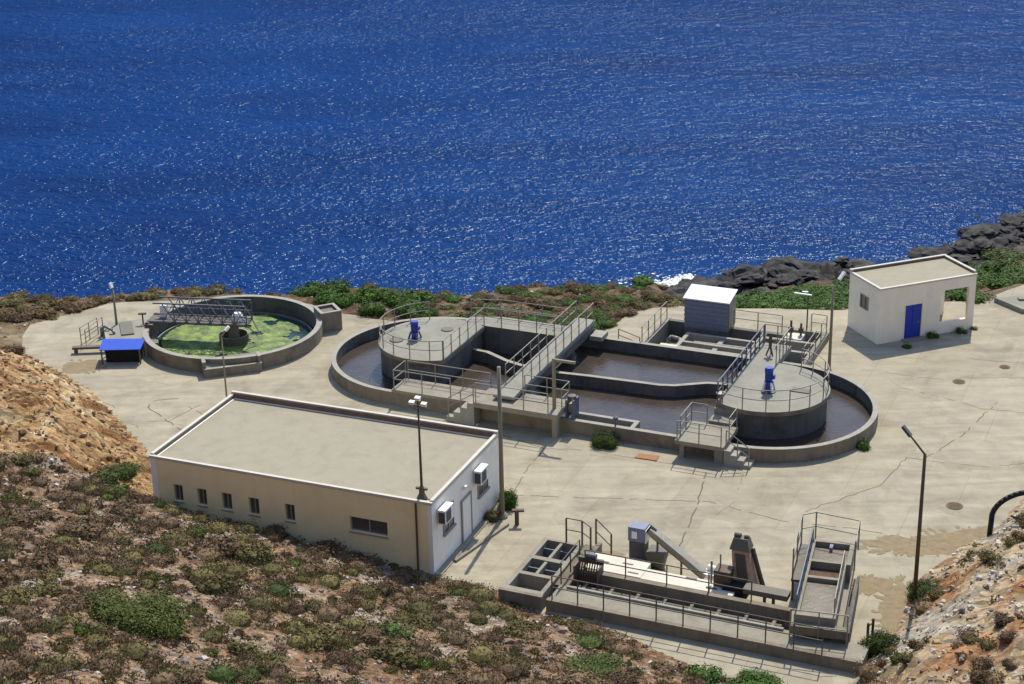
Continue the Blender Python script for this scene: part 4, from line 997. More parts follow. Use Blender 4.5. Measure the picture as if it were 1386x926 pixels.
# end wall windows, door, lamp
for (y0, y1, z0, z1) in ((1.15, 2.35, 1.55, 2.75), (5.25, 6.5, 1.55, 2.75)):
    w_ = part('window', MB().box(BW, BW + 0.05, y0, y0 + .06, z0, z1).box(BW, BW + 0.05, y1 - .06, y1, z0, z1).box(BW, BW + .05, y0 + .06, y1 - .06, z1 - .06, z1).box(BW, BW + .05, (y0 + y1) / 2 - .04, (y0 + y1) / 2 + .04, z0, z1 - .06), 'frame_grey', bd)
    part('pane', MB().box(BW + 0.004, BW + 0.02, y0 + .05, y1 - .05, z0, z1 - .05), 'glass', w_)
    part('sill', MB().box(BW, BW + 0.14, y0 - .05, y1 + .05, z0 - 0.1, z0 - .004), 'frame_grey', w_)
dr = part('door', MB().box(BW + 0.004, BW + 0.05, 3.3, 4.3, 0.02, 2.2), 'plaster', bd)
part('door_frame', MB().box(BW, BW + .08, 3.2, 3.3, 0.02, 2.3).box(BW, BW + .08, 4.3, 4.4, .02, 2.3).box(BW, BW + .08, 3.3, 4.3, 2.2, 2.3), 'frame_grey', dr)
part('wall_lamp', MB().box(BW, BW + 0.18, 3.5, 3.68, 2.78, 2.95), 'white', bd)
part('drain_pipe', MB().tube((14.28, -0.06, -0.5), (14.30, -0.06, 3.62), 0.05), 'brownsteel', bd)
part('plinth', MB().box(BW, BW + 0.35, 0.0, BD, 0.0, 0.06), 'concrete', bd)
for lab, y0, z0 in (('white air conditioner on the end wall, nearest the tan front', 0.5, 2.42), ('white air conditioner on the end wall, farther from the tan front', 4.72, 2.48)):
    ac = thing('air_conditioner', lab, 'air conditioner', B, (BW, y0, z0), 'air conditioners on the white end wall')
    part('case', MB().box(BW + 0.06, BW + 0.45, y0, y0 + 0.95, z0, z0 + 0.72), 'white', ac)
    part('grille', MB().box(BW + 0.45, BW + 0.465, y0 + 0.1, y0 + 0.62, z0 + 0.08, z0 + 0.64), 'cabinet', ac)
    part('side_louvre', MB().box(BW + 0.1, BW + 0.42, y0 - 0.012, y0, z0 + 0.06, z0 + 0.62), 'cabinet', ac)
    part('bracket', MB().box(BW, BW + 0.45, y0 + 0.12, y0 + 0.17, z0 - 0.07, z0 - 0.003).box(BW, BW + 0.45, y0 + 0.78, y0 + 0.83, z0 - 0.07, z0 - 0.003), 'galv', ac)
# roof mast with floodlights
mx_, my_ = 14.35, 0.55
rm = thing('roof_mast', 'brown mast with three white floodlights standing on the flat roof', 'mast', B, (mx_, my_, 3.52))
part('pole', MB().tube((mx_, my_, 3.52), (mx_, my_, 8.5), 0.07, 10, 0.04), 'brownsteel', rm, smooth=True)
part('base', MB().lathe([(0.26, 3.52), (0.26, 3.62), (0.14, 3.85), (0.12, 4.2)], mx_, my_, 12).box(mx_ - 0.28, mx_ + 0.28, my_ - 0.06, my_ + 0.06, 4.05, 4.15), 'galv_dark', rm)
part('crossarm', MB().beam((mx_ - 0.32, my_, 8.25), (mx_ + 0.32, my_, 8.25), 0.06, 0.06), 'brownsteel', rm)
for dx, dz in ((-0.3, 0.0), (0.3, 0.0), (0.0, 0.25)):
    X, Z = mx_ + dx, 8.27 + dz
    fl = part('floodlight', MB().hexa([(X - 0.1, my_ - 0.08, Z), (X + 0.1, my_ - 0.08, Z), (X + 0.1, my_ + 0.08, Z - .04), (X - 0.1, my_ + 0.08, Z - .04), (X - 0.13, my_ - 0.12, Z + .15), (X + 0.13, my_ - 0.12, Z + .15), (X + 0.13, my_ + 0.08, Z + .19), (X - 0.13, my_ + 0.08, Z + .19)]), 'white', rm)
solo('cable_tray', MB().path([(mx_ + 0.1, my_, 3.56), (mx_ + 0.5, my_ + .1, 3.56), (BW - 0.22, my_ + .1, 3.58)], 0.03, 6), 'rust', 'brown cable lying on the roof from the mast foot to the parapet', 'cable', B, (mx_, my_, 3.54))

# ---------------------------------------------------------------- hut with porch
HW, HD, HH = 6.85, 3.45, 3.62
hu = thing('hut', 'cream plastered hut with a blue door and an open porch near the shore', 'hut', H, (0, 0, 0))
mbk = MB()
# front wall: door opening 1.85..3.05, porch opening 4.45..6.38
mbk.box(0, 1.85, 0, 0.2, 0, HH - .12); mbk.box(1.85, 3.05, 0, 0.2, 2.25, HH - .12); mbk.box(3.05, 4.38, 0, 0.2, 0, HH - .12)
mbk.box(4.38, 6.38, 0, 0.2, 0, 0.72); mbk.box(4.38, 6.38, 0, 0.2, 2.82, HH - .12); mbk.box(6.38, HW, 0, 0.2, 0, HH - .12)
part('front_wall', mbk, 'cream', hu)
mbk = MB().box(0, 0.2, 0.2, 1.2, 0, HH - .12).box(0, 0.2, 2.15, HD, 0, HH - .12).box(0, 0.2, 1.2, 2.15, 0, 1.75).box(0, 0.2, 1.2, 2.15, 2.65, HH - .12)
part('side_wall', mbk, 'cream', hu)
part('back_wall', MB().box(0.2, 4.5, HD - 0.2, HD, 0, HH - .12).box(4.5, HW, HD - 0.2, HD, 2.8, HH - .12).box(HW - 0.25, HW, HD - 0.25, HD - .2, 0, 2.8), 'cream', hu)
part('inner_wall', MB().box(4.18, 4.38, 0.2, HD - 0.2, 0, HH - .12), 'cream', hu)
part('corner_pillar', MB().box(HW - 0.3, HW - .002, HD - 0.3, HD - .01, 0, HH - .13), 'cream', hu)
part('side_beam', MB().box(HW - 0.2, HW, 0.2, HD - 0.2, 2.82, HH - .12), 'cream', hu)
part('stair_wall', MB().hexa([(4.5, HD - 0.7, 0.0), (6.5, HD - 0.7, 0.0), (6.5, HD - 0.5, 0.0), (4.5, HD - 0.5, 0.0), (4.5, HD - 0.7, 1.9), (6.5, HD - 0.7, 0.5), (6.5, HD - 0.5, 0.5), (4.5, HD - 0.5, 1.9)]), 'cream', hu)
part('roof', MB().box(0.05, HW - .05, 0.05, HD - .05, HH - 0.12, HH - 0.02), 'roof', hu)
part('parapet', MB().box(-0.04, HW + 0.04, -0.04, 0.14, HH - .118, HH - 0.01).box(-0.04, 0.14, 0.14, HD - .14, HH - .118, HH).box(HW - .14, HW + .04, 0.14, HD - .14, HH - .118, HH + 0.14).box(-0.04, HW + .04, HD - .14, HD + .04, HH - .118, HH + 0.16), 'trim', hu)
part('parapet_shade', MB().box(0.15, HW - 0.15, HD - 0.17, HD - .143, HH - .019, HH + .11), 'shade_strip', hu)  # brown strips, painted shade inside the hut parapet
part('parapet_shade', MB().box(HW - .17, HW - .143, 0.15, HD - 0.18, HH - .019, HH + .1), 'shade_strip', hu)
dr = part('door', MB().box(1.86, 3.06, 0.05, 0.11, 0.02, 2.24), 'blue_door', hu)
part('door_frame', MB().box(1.80, 1.86, -0.03, 0.14, 0, 2.3).box(3.06, 3.12, -0.03, 0.14, 0, 2.3).box(1.86, 3.06, -0.03, 0.14, 2.24, 2.3), 'cream', dr)
part('door_rib', MB().box(2.44, 2.48, 0.03, 0.049, 0.05, 2.2).box(1.92, 2.4, 0.036, 0.049, 1.1, 1.15).box(2.52, 3.0, 0.036, 0.049, 1.1, 1.15), 'blue_door', dr)
part('handle', MB().box(2.82, 2.9, 0.0, 0.05, 1.02, 1.08), 'galv', dr)
w_ = part('window', MB().box(-0.03, 0.08, 1.2, 1.28, 1.75, 2.65).box(-0.03, 0.08, 2.07, 2.15, 1.75, 2.65).box(-0.03, 0.08, 1.28, 2.07, 1.75, 1.82).box(-0.03, 0.08, 1.28, 2.07, 2.58, 2.65).box(-.02, .08, 1.63, 1.70, 1.82, 2.58), 'frame_grey', hu)
part('pane', MB().box(0.02, 0.04, 1.27, 2.08, 1.8, 2.6), 'glass', w_)
# threshold slab
part('step', MB().box(1.7, 3.2, -0.5, 0.0, 0.0, 0.08), 'concrete', hu)

# ---------------------------------------------------------------- inlet channel works in front
hc = thing('inlet_channel', 'long concrete inlet channel with a raised walkway in the foreground', 'channel', S, (22, -23, -0.4))
WZ = 0.5
# walkway slab: near edge t from -24.35 .. , z 0.5
part('walkway', MB().box(17.2, 31.3, -23.7, -22.45, -0.4, WZ), ['concrete'], hc)
part('edge_wall', MB().box(17.15, 31.35, -23.95, -23.705, -0.4, WZ + 0.05), 'tank', hc)
part('channel_floor', MB().box(17.6, 27.6, -22.445, -21.55, -0.4, 0.06), 'wet_shade', hc)
part('channel_wall', MB().box(17.6, 27.6, -21.5, -21.2, -0.4, 0.88), 'tank', hc)
for k in range(8): part('cross_rib', MB().box(18.2 + 1.25 * k, 18.35 + 1.25 * k, -22.44, -21.5, 0.06, 0.46), 'tank', hc)
part('channel_kerb', MB().box(17.6, 27.6, -22.6, -22.46, 0.504, 0.6), 'cap', hc)
part('channel_pipe', MB().tube((18.0, -22.05, 0.32), (27.4, -22.05, 0.32), 0.13, 12), 'galv_dark', hc)
part('top_slab', MB().box(17.9, 20.6, -21.15, -19.7, 0, 0.9).box(20.6, 24.9, -21.15, -20.2, 0, 0.87), 'bright', hc)
mbk = MB()
for s0, t0 in ((18.3, -20.4), (19.4, -20.2), (19.9, -20.9), (22.5, -20.4), (23.6, -20.9)): mbk.box(s0, s0 + 0.5, t0, t0 + 0.1, 0.86, 0.915)
part('slot', mbk, 'hatch', hc)
railing('long railing along the near edge of the inlet channel walkway', S, zc([(17.4, -23.83), (29.6, -23.83)], WZ + 0.05), 1.2, 1.22, mats='galv_dark')
railing('railing on the far side of the inlet channel, above the white slab', S, zc([(18.0, -21.3), (25.8, -21.3)], 0.88), 1.0, 1.95, mats='galv_dark')
# screen chamber with open pits on the left end
sp = thing('splitter_chamber', 'low concrete chamber with rows of open pits left of the inlet channel', 'chamber', S, (15.8, -21.5, -0.4))
ts = [(-23.6, -22.4), (-22.15, -20.9), (-20.6, -19.0)]
mbk = MB()
mbk.box(14.95, 15.2, -23.9, -18.8, -0.4, 0.7).box(16.75, 16.95, -23.9, -18.8, -0.4, 0.7)
for a, b in ((-23.9, -23.6), (-22.4, -22.15), (-20.9, -20.6), (-19.0, -18.8)): mbk.box(15.2, 16.75, a, b, -0.4, 0.7)
for (a, b) in ts[1:]: mbk.box(15.85, 16.0, a, b, -0.4, 0.66)
part('wall', mbk, 'concrete', sp)
part('front_wall', MB().box(14.9, 17.0, -24.1, -23.902, -0.4, 0.72), 'tank', sp)
part('pit_floor', MB().box(15.2, 16.75, -23.6, -19.0, -0.4, -0.3), 'wet_shade', sp)
for (a, b) in ts[1:]:
    for x0 in (15.22, 16.05): part('sluice_plate', MB().box(x0, x0 + 0.6, b - 0.5, b - .44, -0.3, .5), 'bluegrey', sp)
ch = thing('inflow_ramp', 'brown floored sloping inflow channel right of the pits of the splitter chamber', 'channel', S, (17.2, -21.5, -0.2))
part('floor', MB().hexa([(16.955, -22.44, 0.02), (17.59, -22.44, 0.02), (17.59, -18.6, 0.02), (16.955, -18.6, 0.02), (16.955, -22.44, 0.49), (17.59, -22.44, 0.49), (17.59, -18.6, 0.62), (16.955, -18.6, 0.62)]), 'grass_floor', ch)
part('side_wall', MB().box(17.6, 17.8, -21.15, -18.6, 0, 0.85), 'tank', ch)
railing('steel railing at the far end of the splitter chamber pits', S, zc([(16.1, -18.85), (16.9, -18.85), (17.5, -19.3)], 0.7), 1.25, 0.9, mats='galv_dark', post_r=0.045)
railing('steel railing sloping down beside the white slab at the left end of the channel', S, [(17.5, -18.6, 0.7), (18.3, -18.7, 0.1)], 1.35, 0.9, mats='galv_dark', post_r=0.045)
railing('railing between the splitter chamber and the channel walkway', S, zc([(17.3, -22.5), (17.3, -20.2)], 0.62), 1.1, 1.1, mats='galv_dark')
bs_ = thing('bar_screen', 'dark steel bar screen at the left end of the inlet channel', 'screen', S, (18.0, -21.7, 0.3))
mbk = MB()
for k in range(9): mbk.beam((17.75 + 0.12 * k, -21.9, 0.1), (17.75 + 0.12 * k, -21.2, 1.35), 0.04, 0.08)
part('bar', mbk, 'rust', bs_); part('frame', MB().box(17.65, 18.85, -21.25, -21.12, 1.2, 1.45).box(17.65, 17.73, -21.9, -21.2, 0.1, 1.3).box(18.78, 18.86, -21.9, -21.2, 0.1, 1.3), 'galv_dark', bs_)
part('rake_motor', MB().tube((18.0, -21.18, 1.55), (18.5, -21.18, 1.55), 0.14, 12), 'bluegrey', bs_)
# control cabinet
cb = thing('control_cabinet', 'grey control cabinet with a dark hooded top behind the white channel slab', 'cabinet', S, (19.6, -18.5, 0))
part('body', MB().box(19.2, 19.95, -18.75, -18.15, 0, 1.35), 'cabinet', cb)
part('head', MB().box(19.16, 19.98, -18.8, -18.1, 1.35, 2.05), 'shedwall', cb)
part('window', MB().box(19.34, 19.6, -18.815, -18.8, 1.5, 1.86), 'white', cb)
part('side_panel', MB().box(19.985, 20.02, -18.75, -18.15, 1.3, 1.95), 'white', cb)
# inclined conveyor
cv = thing('screw_conveyor', 'grey inclined screw conveyor descending to the right beside the cabinet', 'conveyor', S, (21.4, -18.6, 0))
part('trough', MB().beam((20.15, -18.5, 1.95), (23.0, -18.9, 0.32), 0.42, 0.28), 'galv', cv)
part('underside', MB().beam((20.2, -18.5, 1.74), (22.9, -18.9, 0.2), 0.3, 0.14), 'rust', cv)
part('motor', MB().tube((20.05, -18.5, 2.0), (20.35, -18.5, 1.8), 0.2, 12), 'black', cv)
part('leg', MB().box(20.5, 20.58, -18.65, -18.57, 0, 1.5), 'galv_dark', cv)
part('leg', MB().box(21.7, 21.78, -18.75, -18.67, 0, 0.85), 'galv_dark', cv)
part('discharge_chute', MB().box(22.9, 24.0, -19.1, -18.55, 0.3, 0.5).tube((23.0, -18.6, 0.62), (24.05, -18.75, 0.55), 0.14, 10), 'white', cv)
part('hopper', MB().hexa([(20.3, -18.8, 0), (20.8, -18.8, 0), (20.8, -18.3, 0), (20.3, -18.3, 0), (20.1, -18.95, 1.0), (21.0, -18.95, 1.0), (21.0, -18.15, 1.0), (20.1, -18.15, 1.0)]), 'hatch', cv)
# step screen machine
ss = thing('screening_machine', 'brown inclined screening machine at the right end of the channel', 'machine', S, (25.2, -19.4, 0.3))
part('body', MB().hexa([(24.7, -20.3, 0.6), (25.7, -20.3, 0.6), (25.9, -19.3, 0.6), (24.9, -19.3, 0.6), (24.35, -19.6, 2.45), (25.15, -19.6, 2.45), (25.15, -19.1, 2.45), (24.35, -19.1, 2.45)]), 'machine', ss)
part('hood', MB().hexa([(24.28, -19.7, 2.35), (25.2, -19.7, 2.35), (25.2, -19.0, 2.35), (24.28, -19.0, 2.35), (24.4, -19.5, 2.85), (25.05, -19.5, 2.85), (25.05, -19.1, 2.85), (24.4, -19.1, 2.85)]), 'hatch', ss)
part('panel', MB().hexa([(24.86, -20.22, 1.0), (25.35, -20.22, 1.0), (25.35, -20.1, 1.0), (24.86, -20.1, 1.0), (24.55, -19.75, 2.2), (25.0, -19.75, 2.2), (25.0, -19.66, 2.2), (24.55, -19.66, 2.2)]), 'brownsteel', ss)
part('motor', MB().tube((24.4, -19.3, 2.92), (24.7, -19.3, 2.92), 0.11, 10).tube((24.85, -19.3, 2.9), (25.05, -19.3, 2.9), 0.09, 10), 'galv_dark', ss)
part('side_flange', MB().beam((25.95, -19.8, 0.7), (25.25, -19.35, 2.4), 0.1, 0.22), 'galv_dark', ss)
part('base_frame', MB().box(25.3, 27.3, -20.9, -20.3, 0.95, 1.2), 'hatch', ss)
part('tray', MB().box(24.3, 25.29, -20.8, -19.6, 0.3, 1.1), 'dark', ss)
part('leg', MB().box(26.2, 26.32, -20.85, -20.73, 0, 0.95), 'galv_dark', ss)
part('leg', MB().box(26.6, 26.72, -20.85, -20.73, 0, 0.95), 'galv_dark', ss)
part('bin', MB().box(23.85, 24.6, -20.6, -19.9, 0.7, 1.65), 'brownsteel', ss)
part('guard_post', MB().box(23.7, 23.78, -20.6, -20.52, 1.0, 2.1).box(24.0, 24.06, -20.2, -20.14, 1.0, 2.3), 'galv', ss)

# ---------------------------------------------------------------- grit chamber
gc = thing('grit_chamber', 'raised narrow concrete grit chamber with two water compartments at the right end of the channel', 'tank', G, (1, 3.4, 0))
GZ = 1.5
mbk = MB()
mbk.box(0.0, 0.2, 0.2, 6.9, 0.5, GZ); mbk.box(0.0, 1.75, -0.02, 0.2, 0.5, GZ - 0.004); mbk.box(1.55, 1.75, 0.2, 5.0, 0.5, GZ - 0.002)
mbk.box(1.75, 1.95, 4.8, 6.9, 0.3, GZ); mbk.box(0.2, 1.75, 6.7, 6.9, 0.3, GZ - .003)
mbk.box(0.2, 1.55, 3.3, 3.5, 0.5, GZ - .006); mbk.box(0.2, 1.75, 4.8, 5.0, 0.5, GZ - .005)
mbk.box(0.0, 2.0, 0.2, 6.9, 0.0, 0.6)
part('wall', mbk, 'concrete', gc)
part('side_channel', MB().box(2.27, 2.37, -0.3, 4.7, 0, 1.05).box(1.755, 2.27, -0.3, -0.2, 0, 1.05).box(1.755, 2.27, -0.2, 4.7, 0, 0.25), 'wet_shade', gc)
part('front_beam', MB().box(-0.1, 2.3, -0.4, -0.03, 0.75, 1.15), 'tank', gc)
part('platform', MB().box(-0.55, -0.01, 3.6, 7.0, 1.0, 1.12), 'galv_dark', gc)
part('leg', MB().box(-0.53, -0.43, 3.7, 3.82, 0, 1.0), 'galv_dark', gc)
part('leg', MB().box(-0.53, -0.43, 6.7, 6.82, 0, 1.0), 'galv_dark', gc)
part('scum_plate', MB().box(0.85, 1.0, 6.3, 6.69, 1.0, 1.45), 'shedwall', gc)
water('water', [(0.2, 0.2), (1.55, 0.2), (1.55, 3.3), (0.2, 3.3)], 1.30, 'gritwater', G)
water('water', [(0.2, 3.5), (1.55, 3.5), (1.55, 4.8), (0.2, 4.8)], 1.15, 'rust', G)
water('water', [(0.2, 5.0), (1.75, 5.0), (1.75, 6.7), (0.2, 6.7)], 1.25, 'gritwater', G)
railing('railing round the far end of the grit chamber', G, zc([(-0.5, 3.7), (-0.5, 7.0), (0.1, 7.4), (2.1, 7.0), (2.1, 5.0)], 1.12), 1.5, 1.4, mats='galv', post_r=0.04)
railing('blue-grey railing along the left wall of the grit chamber', G, zc([(0.06, 0.3), (0.06, 6.6)], GZ), 0.75, 0.9, mats='bluegrey', post_r=0.04, rail_r=0.035)
railing('railing along the right wall of the grit chamber', G, zc([(1.66, 0.3), (1.66, 4.6)], GZ), 0.8, 1.0, mats='galv')
railing('railing across the near end of the grit chamber', G, zc([(-0.1, -0.5), (2.3, -0.5)], 0.5), 1.5, 1.2, mats='galv')

# ---------------------------------------------------------------- small yard things
def manhole(label, x, y, r=0.5, m='rust'):
    o = solo('manhole_cover', MB().lathe([(r, 0.006), (r, 0.035), (r - 0.06, 0.045)], x, y, 24), m, label, 'manhole cover', WF, (x, y, 0.006), 'manhole covers in the yard')
    part('rim', MB().strip_wall([(x + (r + .002) * cos(2 * pi * k / 24), y + (r + .002) * sin(2 * pi * k / 24)) for k in range(24)], [(x + (r + 0.09) * cos(2 * pi * k / 24), y + (r + 0.09) * sin(2 * pi * k / 24)) for k in range(24)], 0.006, 0.03), 'joint', o)
manhole('round manhole cover in the yard, above the brown sand patch by the mound', 21.74, 76.95, 0.32)
manhole('round manhole cover in the yard, in front of the hut', 25.76, 92.41, 0.27)
manhole('small manhole cover in the yard, right of the hut front', 28.96, 94.45, 0.22)
hp = thing('hoop_pipe', 'black bent hoop of pipe at the edge of the right mound', 'pipe', WF, (24.4, 73.9, 0.0))
pts = [(22.65, 73.85, -0.1), (22.68, 73.85, 0.9)] + [(24.5 - 1.82 * cos(radians(a)), 73.9, 0.9 + 1.35 * sin(radians(a))) for a in range(8, 180, 9)] + [(26.32, 73.95, 0.4)]
part('hoop', MB().path(pts, 0.13, 10), 'black', hp, smooth=True)
part('cross_rod', MB().tube((23.6, 73.88, 1.0), (26.3, 73.95, -0.1), 0.05), 'black', hp)
kb = solo('kerb_block', MB().prism([(31.2, 105.3), (32.4, 103.1), (36, 103.4), (36, 106)], 0, 0.3).box(32.6, 33.4, 104.6, 105.0, 0.3, 0.42), 'deck', 'low concrete slab with dark edge at the right border of the yard', 'slab', WF, (32, 104, 0))
for i, (x, y, r_) in enumerate(((-18.0, 94.1, 0.1), (-19.4, 88.3, 0.13), (-21.2, 87.0, 0.12), (-24.5, 93.9, 0.14), (-15.4, 93.6, 0.09), (-22.6, 91.9, 0.12))):
    pass
bp = thing('bollard', 'short brown post with a cap on the pavement beside the lone cream pole', 'post', WF, (0.05, 76.0, 0))
part('stem', MB().tube((0.05, 76.0, 0), (0.05, 76.0, 0.75), 0.11, 10), 'brownsteel', bp)
part('cap', MB().box(-0.18, 0.42, 75.9, 76.1, 0.72, 0.82), 'brownsteel', bp)
solo('low_kerb', MB().beam((-2.9, 72.35, 0.06), (-0.4, 75.95, 0.06), 0.16, 0.12), 'concrete', 'thin kerb strip running along the white end wall', 'kerb', WF, (-1.6, 74, 0))
gp = thing('gate_posts', 'two short rusty posts behind the green bush at the mound foot', 'post', WF, (15.0, 64.6, 0))
part('post', MB().tube((14.95, 64.5, -0.1), (14.95, 64.5, 0.95), 0.06), 'rust', gp); part('post', MB().tube((15.2, 64.7, -0.1), (15.2, 64.7, 1.05), 0.06), 'rust', gp)
part('bar', MB().tube((14.95, 64.5, 0.8), (15.2, 64.7, 0.85), 0.03), 'rust', gp)

# ---------------------------------------------------------------- vegetation
def bush_mesh(name, n, r, h, leaf, m, seed, lobes=5, core=True):
    rd = random.Random(seed); mb = MB()
    cs = [(0, 0, 0.45 * h, 0.75)] + [(r * 0.55 * cos(a), r * 0.55 * sin(a), h * rd.uniform(0.25, 0.5), rd.uniform(0.35, 0.6)) for a in [rd.uniform(0, 2 * pi) for _ in range(lobes)]]
    for k in range(n):
        cx, cy, cz, sc = cs[rd.randrange(len(cs))]
        a = rd.uniform(0, 2 * pi); u = rd.uniform(-0.35, 1.0); q = sqrt(max(0, 1 - u * u)); rr = rd.uniform(0.62, 1.05) if rd.random() < 0.85 else rd.uniform(1.0, 1.25)
        p = Vector((cx + sc * r * rr * q * cos(a), cy + sc * r * rr * q * sin(a), max(0.02, cz + sc * h * 0.95 * rr * u)))
        nrm = Vector((q * cos(a) + rd.uniform(-.6, .6), q * sin(a) + rd.uniform(-.6, .6), u + rd.uniform(-.3, .8))).normalized()
        t1 = nrm.orthogonal().normalized(); t1 = (Matrix.Rotation(rd.uniform(0, 2 * pi), 3, nrm) @ t1); t2 = nrm.cross(t1)
        s1 = leaf * rd.uniform(0.6, 1.4); s2 = s1 * rd.uniform(0.35, 0.6)
        mb.add([p - t1 * s1, p - t2 * s2, p + t1 * s1, p + t2 * s2], [(0, 1, 2, 3)])
    if core:
        for cx, cy, cz, sc in cs:
            mb.lathe([(sc * r * 0.6, 0.0), (sc * r * 0.64, cz * 0.6), (sc * r * 0.42, cz * 0.9 + sc * h * 0.28), (0.03, cz * 0.9 + sc * h * 0.4)], cx, cy, 9)
        for k in range(4):
            a = rd.uniform(0, 2 * pi); mb.tube((0, 0, -0.15), (r * 0.4 * cos(a), r * 0.4 * sin(a), h * 0.6), 0.025, 5)
    return mb.mesh(name, [m], smooth=False)
BUSHES = {}
for key, m_ in (('brown', L_BROWN), ('olive', L_OLIVE), ('green', L_GREEN), ('bright', L_BRIGHT), ('rusty', L_RED)):
    BUSHES[key] = [bush_mesh('bush_' + key, 900, 0.5, 0.42, 0.042, m_, 100 * k + len(key)) for k in range(4)]
BIG = {'green': bush_mesh('big_bush_green', 5200, 0.5, 0.42, 0.023, L_GREEN, 77, 8), 'bright': bush_mesh('big_bush_bright', 4200, 0.5, 0.46, 0.026, L_BRIGHT, 78, 7)}
def bush(kind, x, y, r, label, group=None, z=None, hs=1.0, big=False, cat='bush', name='shrub', sink=0.04, rz=None):
    me = BIG[kind] if big else random.choice(BUSHES[kind])
    o = bpy.data.objects.new(name, me); COL.objects.link(o)
    zz = tz(x, y) if z is None else z
    o.location = (x, y, zz - sink); o.scale = (r / 0.5 * random.uniform(.9, 1.15), r / 0.5 * random.uniform(.85, 1.1), r / 0.5 * hs)
    o.rotation_euler = (0, 0, random.uniform(0, 6.28) if rz is None else rz)
    tags(o, label, cat, group); return o

# named bushes
o = bush('green', -14.3, 56.6, 2.3, 'largest green bush on the slope, lower left of the building', big=True, hs=0.75)
o.data = bush_mesh('large_bush', 11000, 0.5, 0.42, 0.014, L_LARGE, 91, 9)
o.scale = (4.7, 2.7, 2.8); o.rotation_euler.z = radians(-22); o.location.z -= 0.2
bush('green', *S.w(13.55, -6.75)[:2], 0.8, 'round green bush growing against the near wall of the long tank', z=0, big=True, hs=1.1)
bush('bright', *S.w(26.3, -2.2)[:2], 0.5, 'small green bush at the outer right curve of the long tank', z=0, hs=1.2)
bush('bright', -0.35, 77.9, 0.55, 'green bush at the foot of the lone cream pole', z=0, hs=1.9, big=True)
bush('olive', -1.1, 76.5, 0.6, 'olive weeds between the white end wall and the cream pole', z=0, hs=1.0)
bush('green', 18.3, 68.1, 0.85, 'green bush round the foot of the tall brown lamp post', big=True, hs=1.1, z=0.1)
bush('green', 15.35, 63.6, 1.0, 'green bush between the grit chamber and the right mound', big=True, hs=1.35, z=-0.1)
bush('green', 25.6, 73.2, 0.9, 'green bush inside the black pipe hoop', hs=1.1, big=True, z=0.3)
bush('green', 3.0, 60.6, 1.25, 'green bush at the bottom edge of the slope, below the channel walkway', big=True, hs=0.45)
bush('bright', 9.6, 60.6, 1.2, 'green bush beside the pavement end at the bottom edge', big=True, hs=0.6)
bush('bright', 7.6, 61.5, 0.9, 'smaller green bush left of the pavement end at the bottom edge', hs=0.8)
bush('green', -19.9, 79.6, 0.9, 'green bush against the left end of the tan building, under the cut rock', big=True, hs=0.8)
bush('green', -20.4, 77.6, 0.9, 'olive green bush in front of the left corner of the tan building', hs=0.8)
bush('bright', 24.0, 97.9, 0.33, 'dark weed at the hut front, left of the blue door', z=0)
bush('bright', *H.w(3.75, -0.35)[:2], 0.4, 'dark weed at the hut front, right of the blue door', z=0, hs=1.3)
bush('bright', *H.w(5.8, -0.35)[:2], 0.35, 'dark weed at the hut front, under the porch opening', z=0, hs=1.3)
bush('olive', *H.w(6.9, -0.2)[:2], 0.25, 'dark weed at the right front corner of the hut', z=0)
bush('bright', 6.0, 71.3, 0.75, 'green plants growing under the screw conveyor', z=0, hs=0.8)

# green carpet plants on the coast strip
def scatter(n, fx, tries=6000, mind=0.6):
    out = []
    k = 0
    while len(out) < n and k < tries:
        k += 1; p = fx()
        if p is None: continue
        if all((p[0] - q[0]) ** 2 + (p[1] - q[1]) ** 2 > mind * mind for q in out): out.append(p)
    return out
U = random.uniform
gl = 'clump of low green coast plants behind the left part of the yard'
for x, y in scatter(26, lambda: (lambda x: (x, U(edge_y(x) + 0.5, edge_y(x) + 4.8)))(U(-15.5, -3.5)), mind=0.75):
    bush('bright', x, y, U(0.7, 1.15), gl, 'green coast plants between the round tank and the long tank', hs=0.85, name='coast_plant', cat='plant')
for x, y in scatter(12, lambda: (lambda x: (x, U(100.2, 104.5)))(U(3.2, 6.6)), mind=0.55):
    if y < edge_y(x) + 0.3 and x > 5: continue
    bush('bright', x, y, U(0.6, 0.95), 'clump of low green plants behind the middle of the long tank', 'green plants behind the bridge', hs=0.7, name='coast_plant', cat='plant')
for x, y in scatter(95, lambda: (lambda x: (x, U(105.0, 128)))(U(13.5, 31)), mind=0.95):
    if y < edge_y(x) + 0.5 or y > 119.5 + 0.5 * (x - 15): continue
    bush('bright', x, y, U(1.0, 1.5), 'clump of low green coast plants behind the rear basin and hut', 'green coast plants behind the rear basin', hs=0.6, name='coast_plant', cat='plant')
for x, y in scatter(60, lambda: (lambda x: (x, U(108.8, coast_y(x) - 7)))(U(30, 47)), mind=1.15):
    if y < edge_y(x) + 0.5: continue
    bush(random.choice(['bright', 'green', 'green']), x, y, U(0.9, 1.6), 'low green shrub on the headland right of the hut', 'green shrubs on the headland', hs=0.6)
for x, y in scatter(270, lambda: (U(-34, 12), U(100.5, 113)), tries=12000, mind=0.62):
    if y < edge_y(x) + 0.4: continue
    kd = random.choice(['olive', 'rusty', 'brown', 'olive', 'rusty'])
    if -15.5 < x < -4 and y < edge_y(x) + 4.5 and random.random() < 0.8: continue
    bush(kd, x, y, U(0.55, 0.95), {'olive': 'olive shrub on the brink of the coast behind the yard', 'rusty': 'rust-coloured shrub on the brink of the coast behind the yard', 'brown': 'dry brown shrub on the brink of the coast behind the yard'}[kd], {'olive': 'olive shrubs', 'rusty': 'rust-coloured shrubs', 'brown': 'dry brown shrubs'}[kd] + ' on the brink of the coast', hs=0.6, name='coast_shrub', cat='shrub')
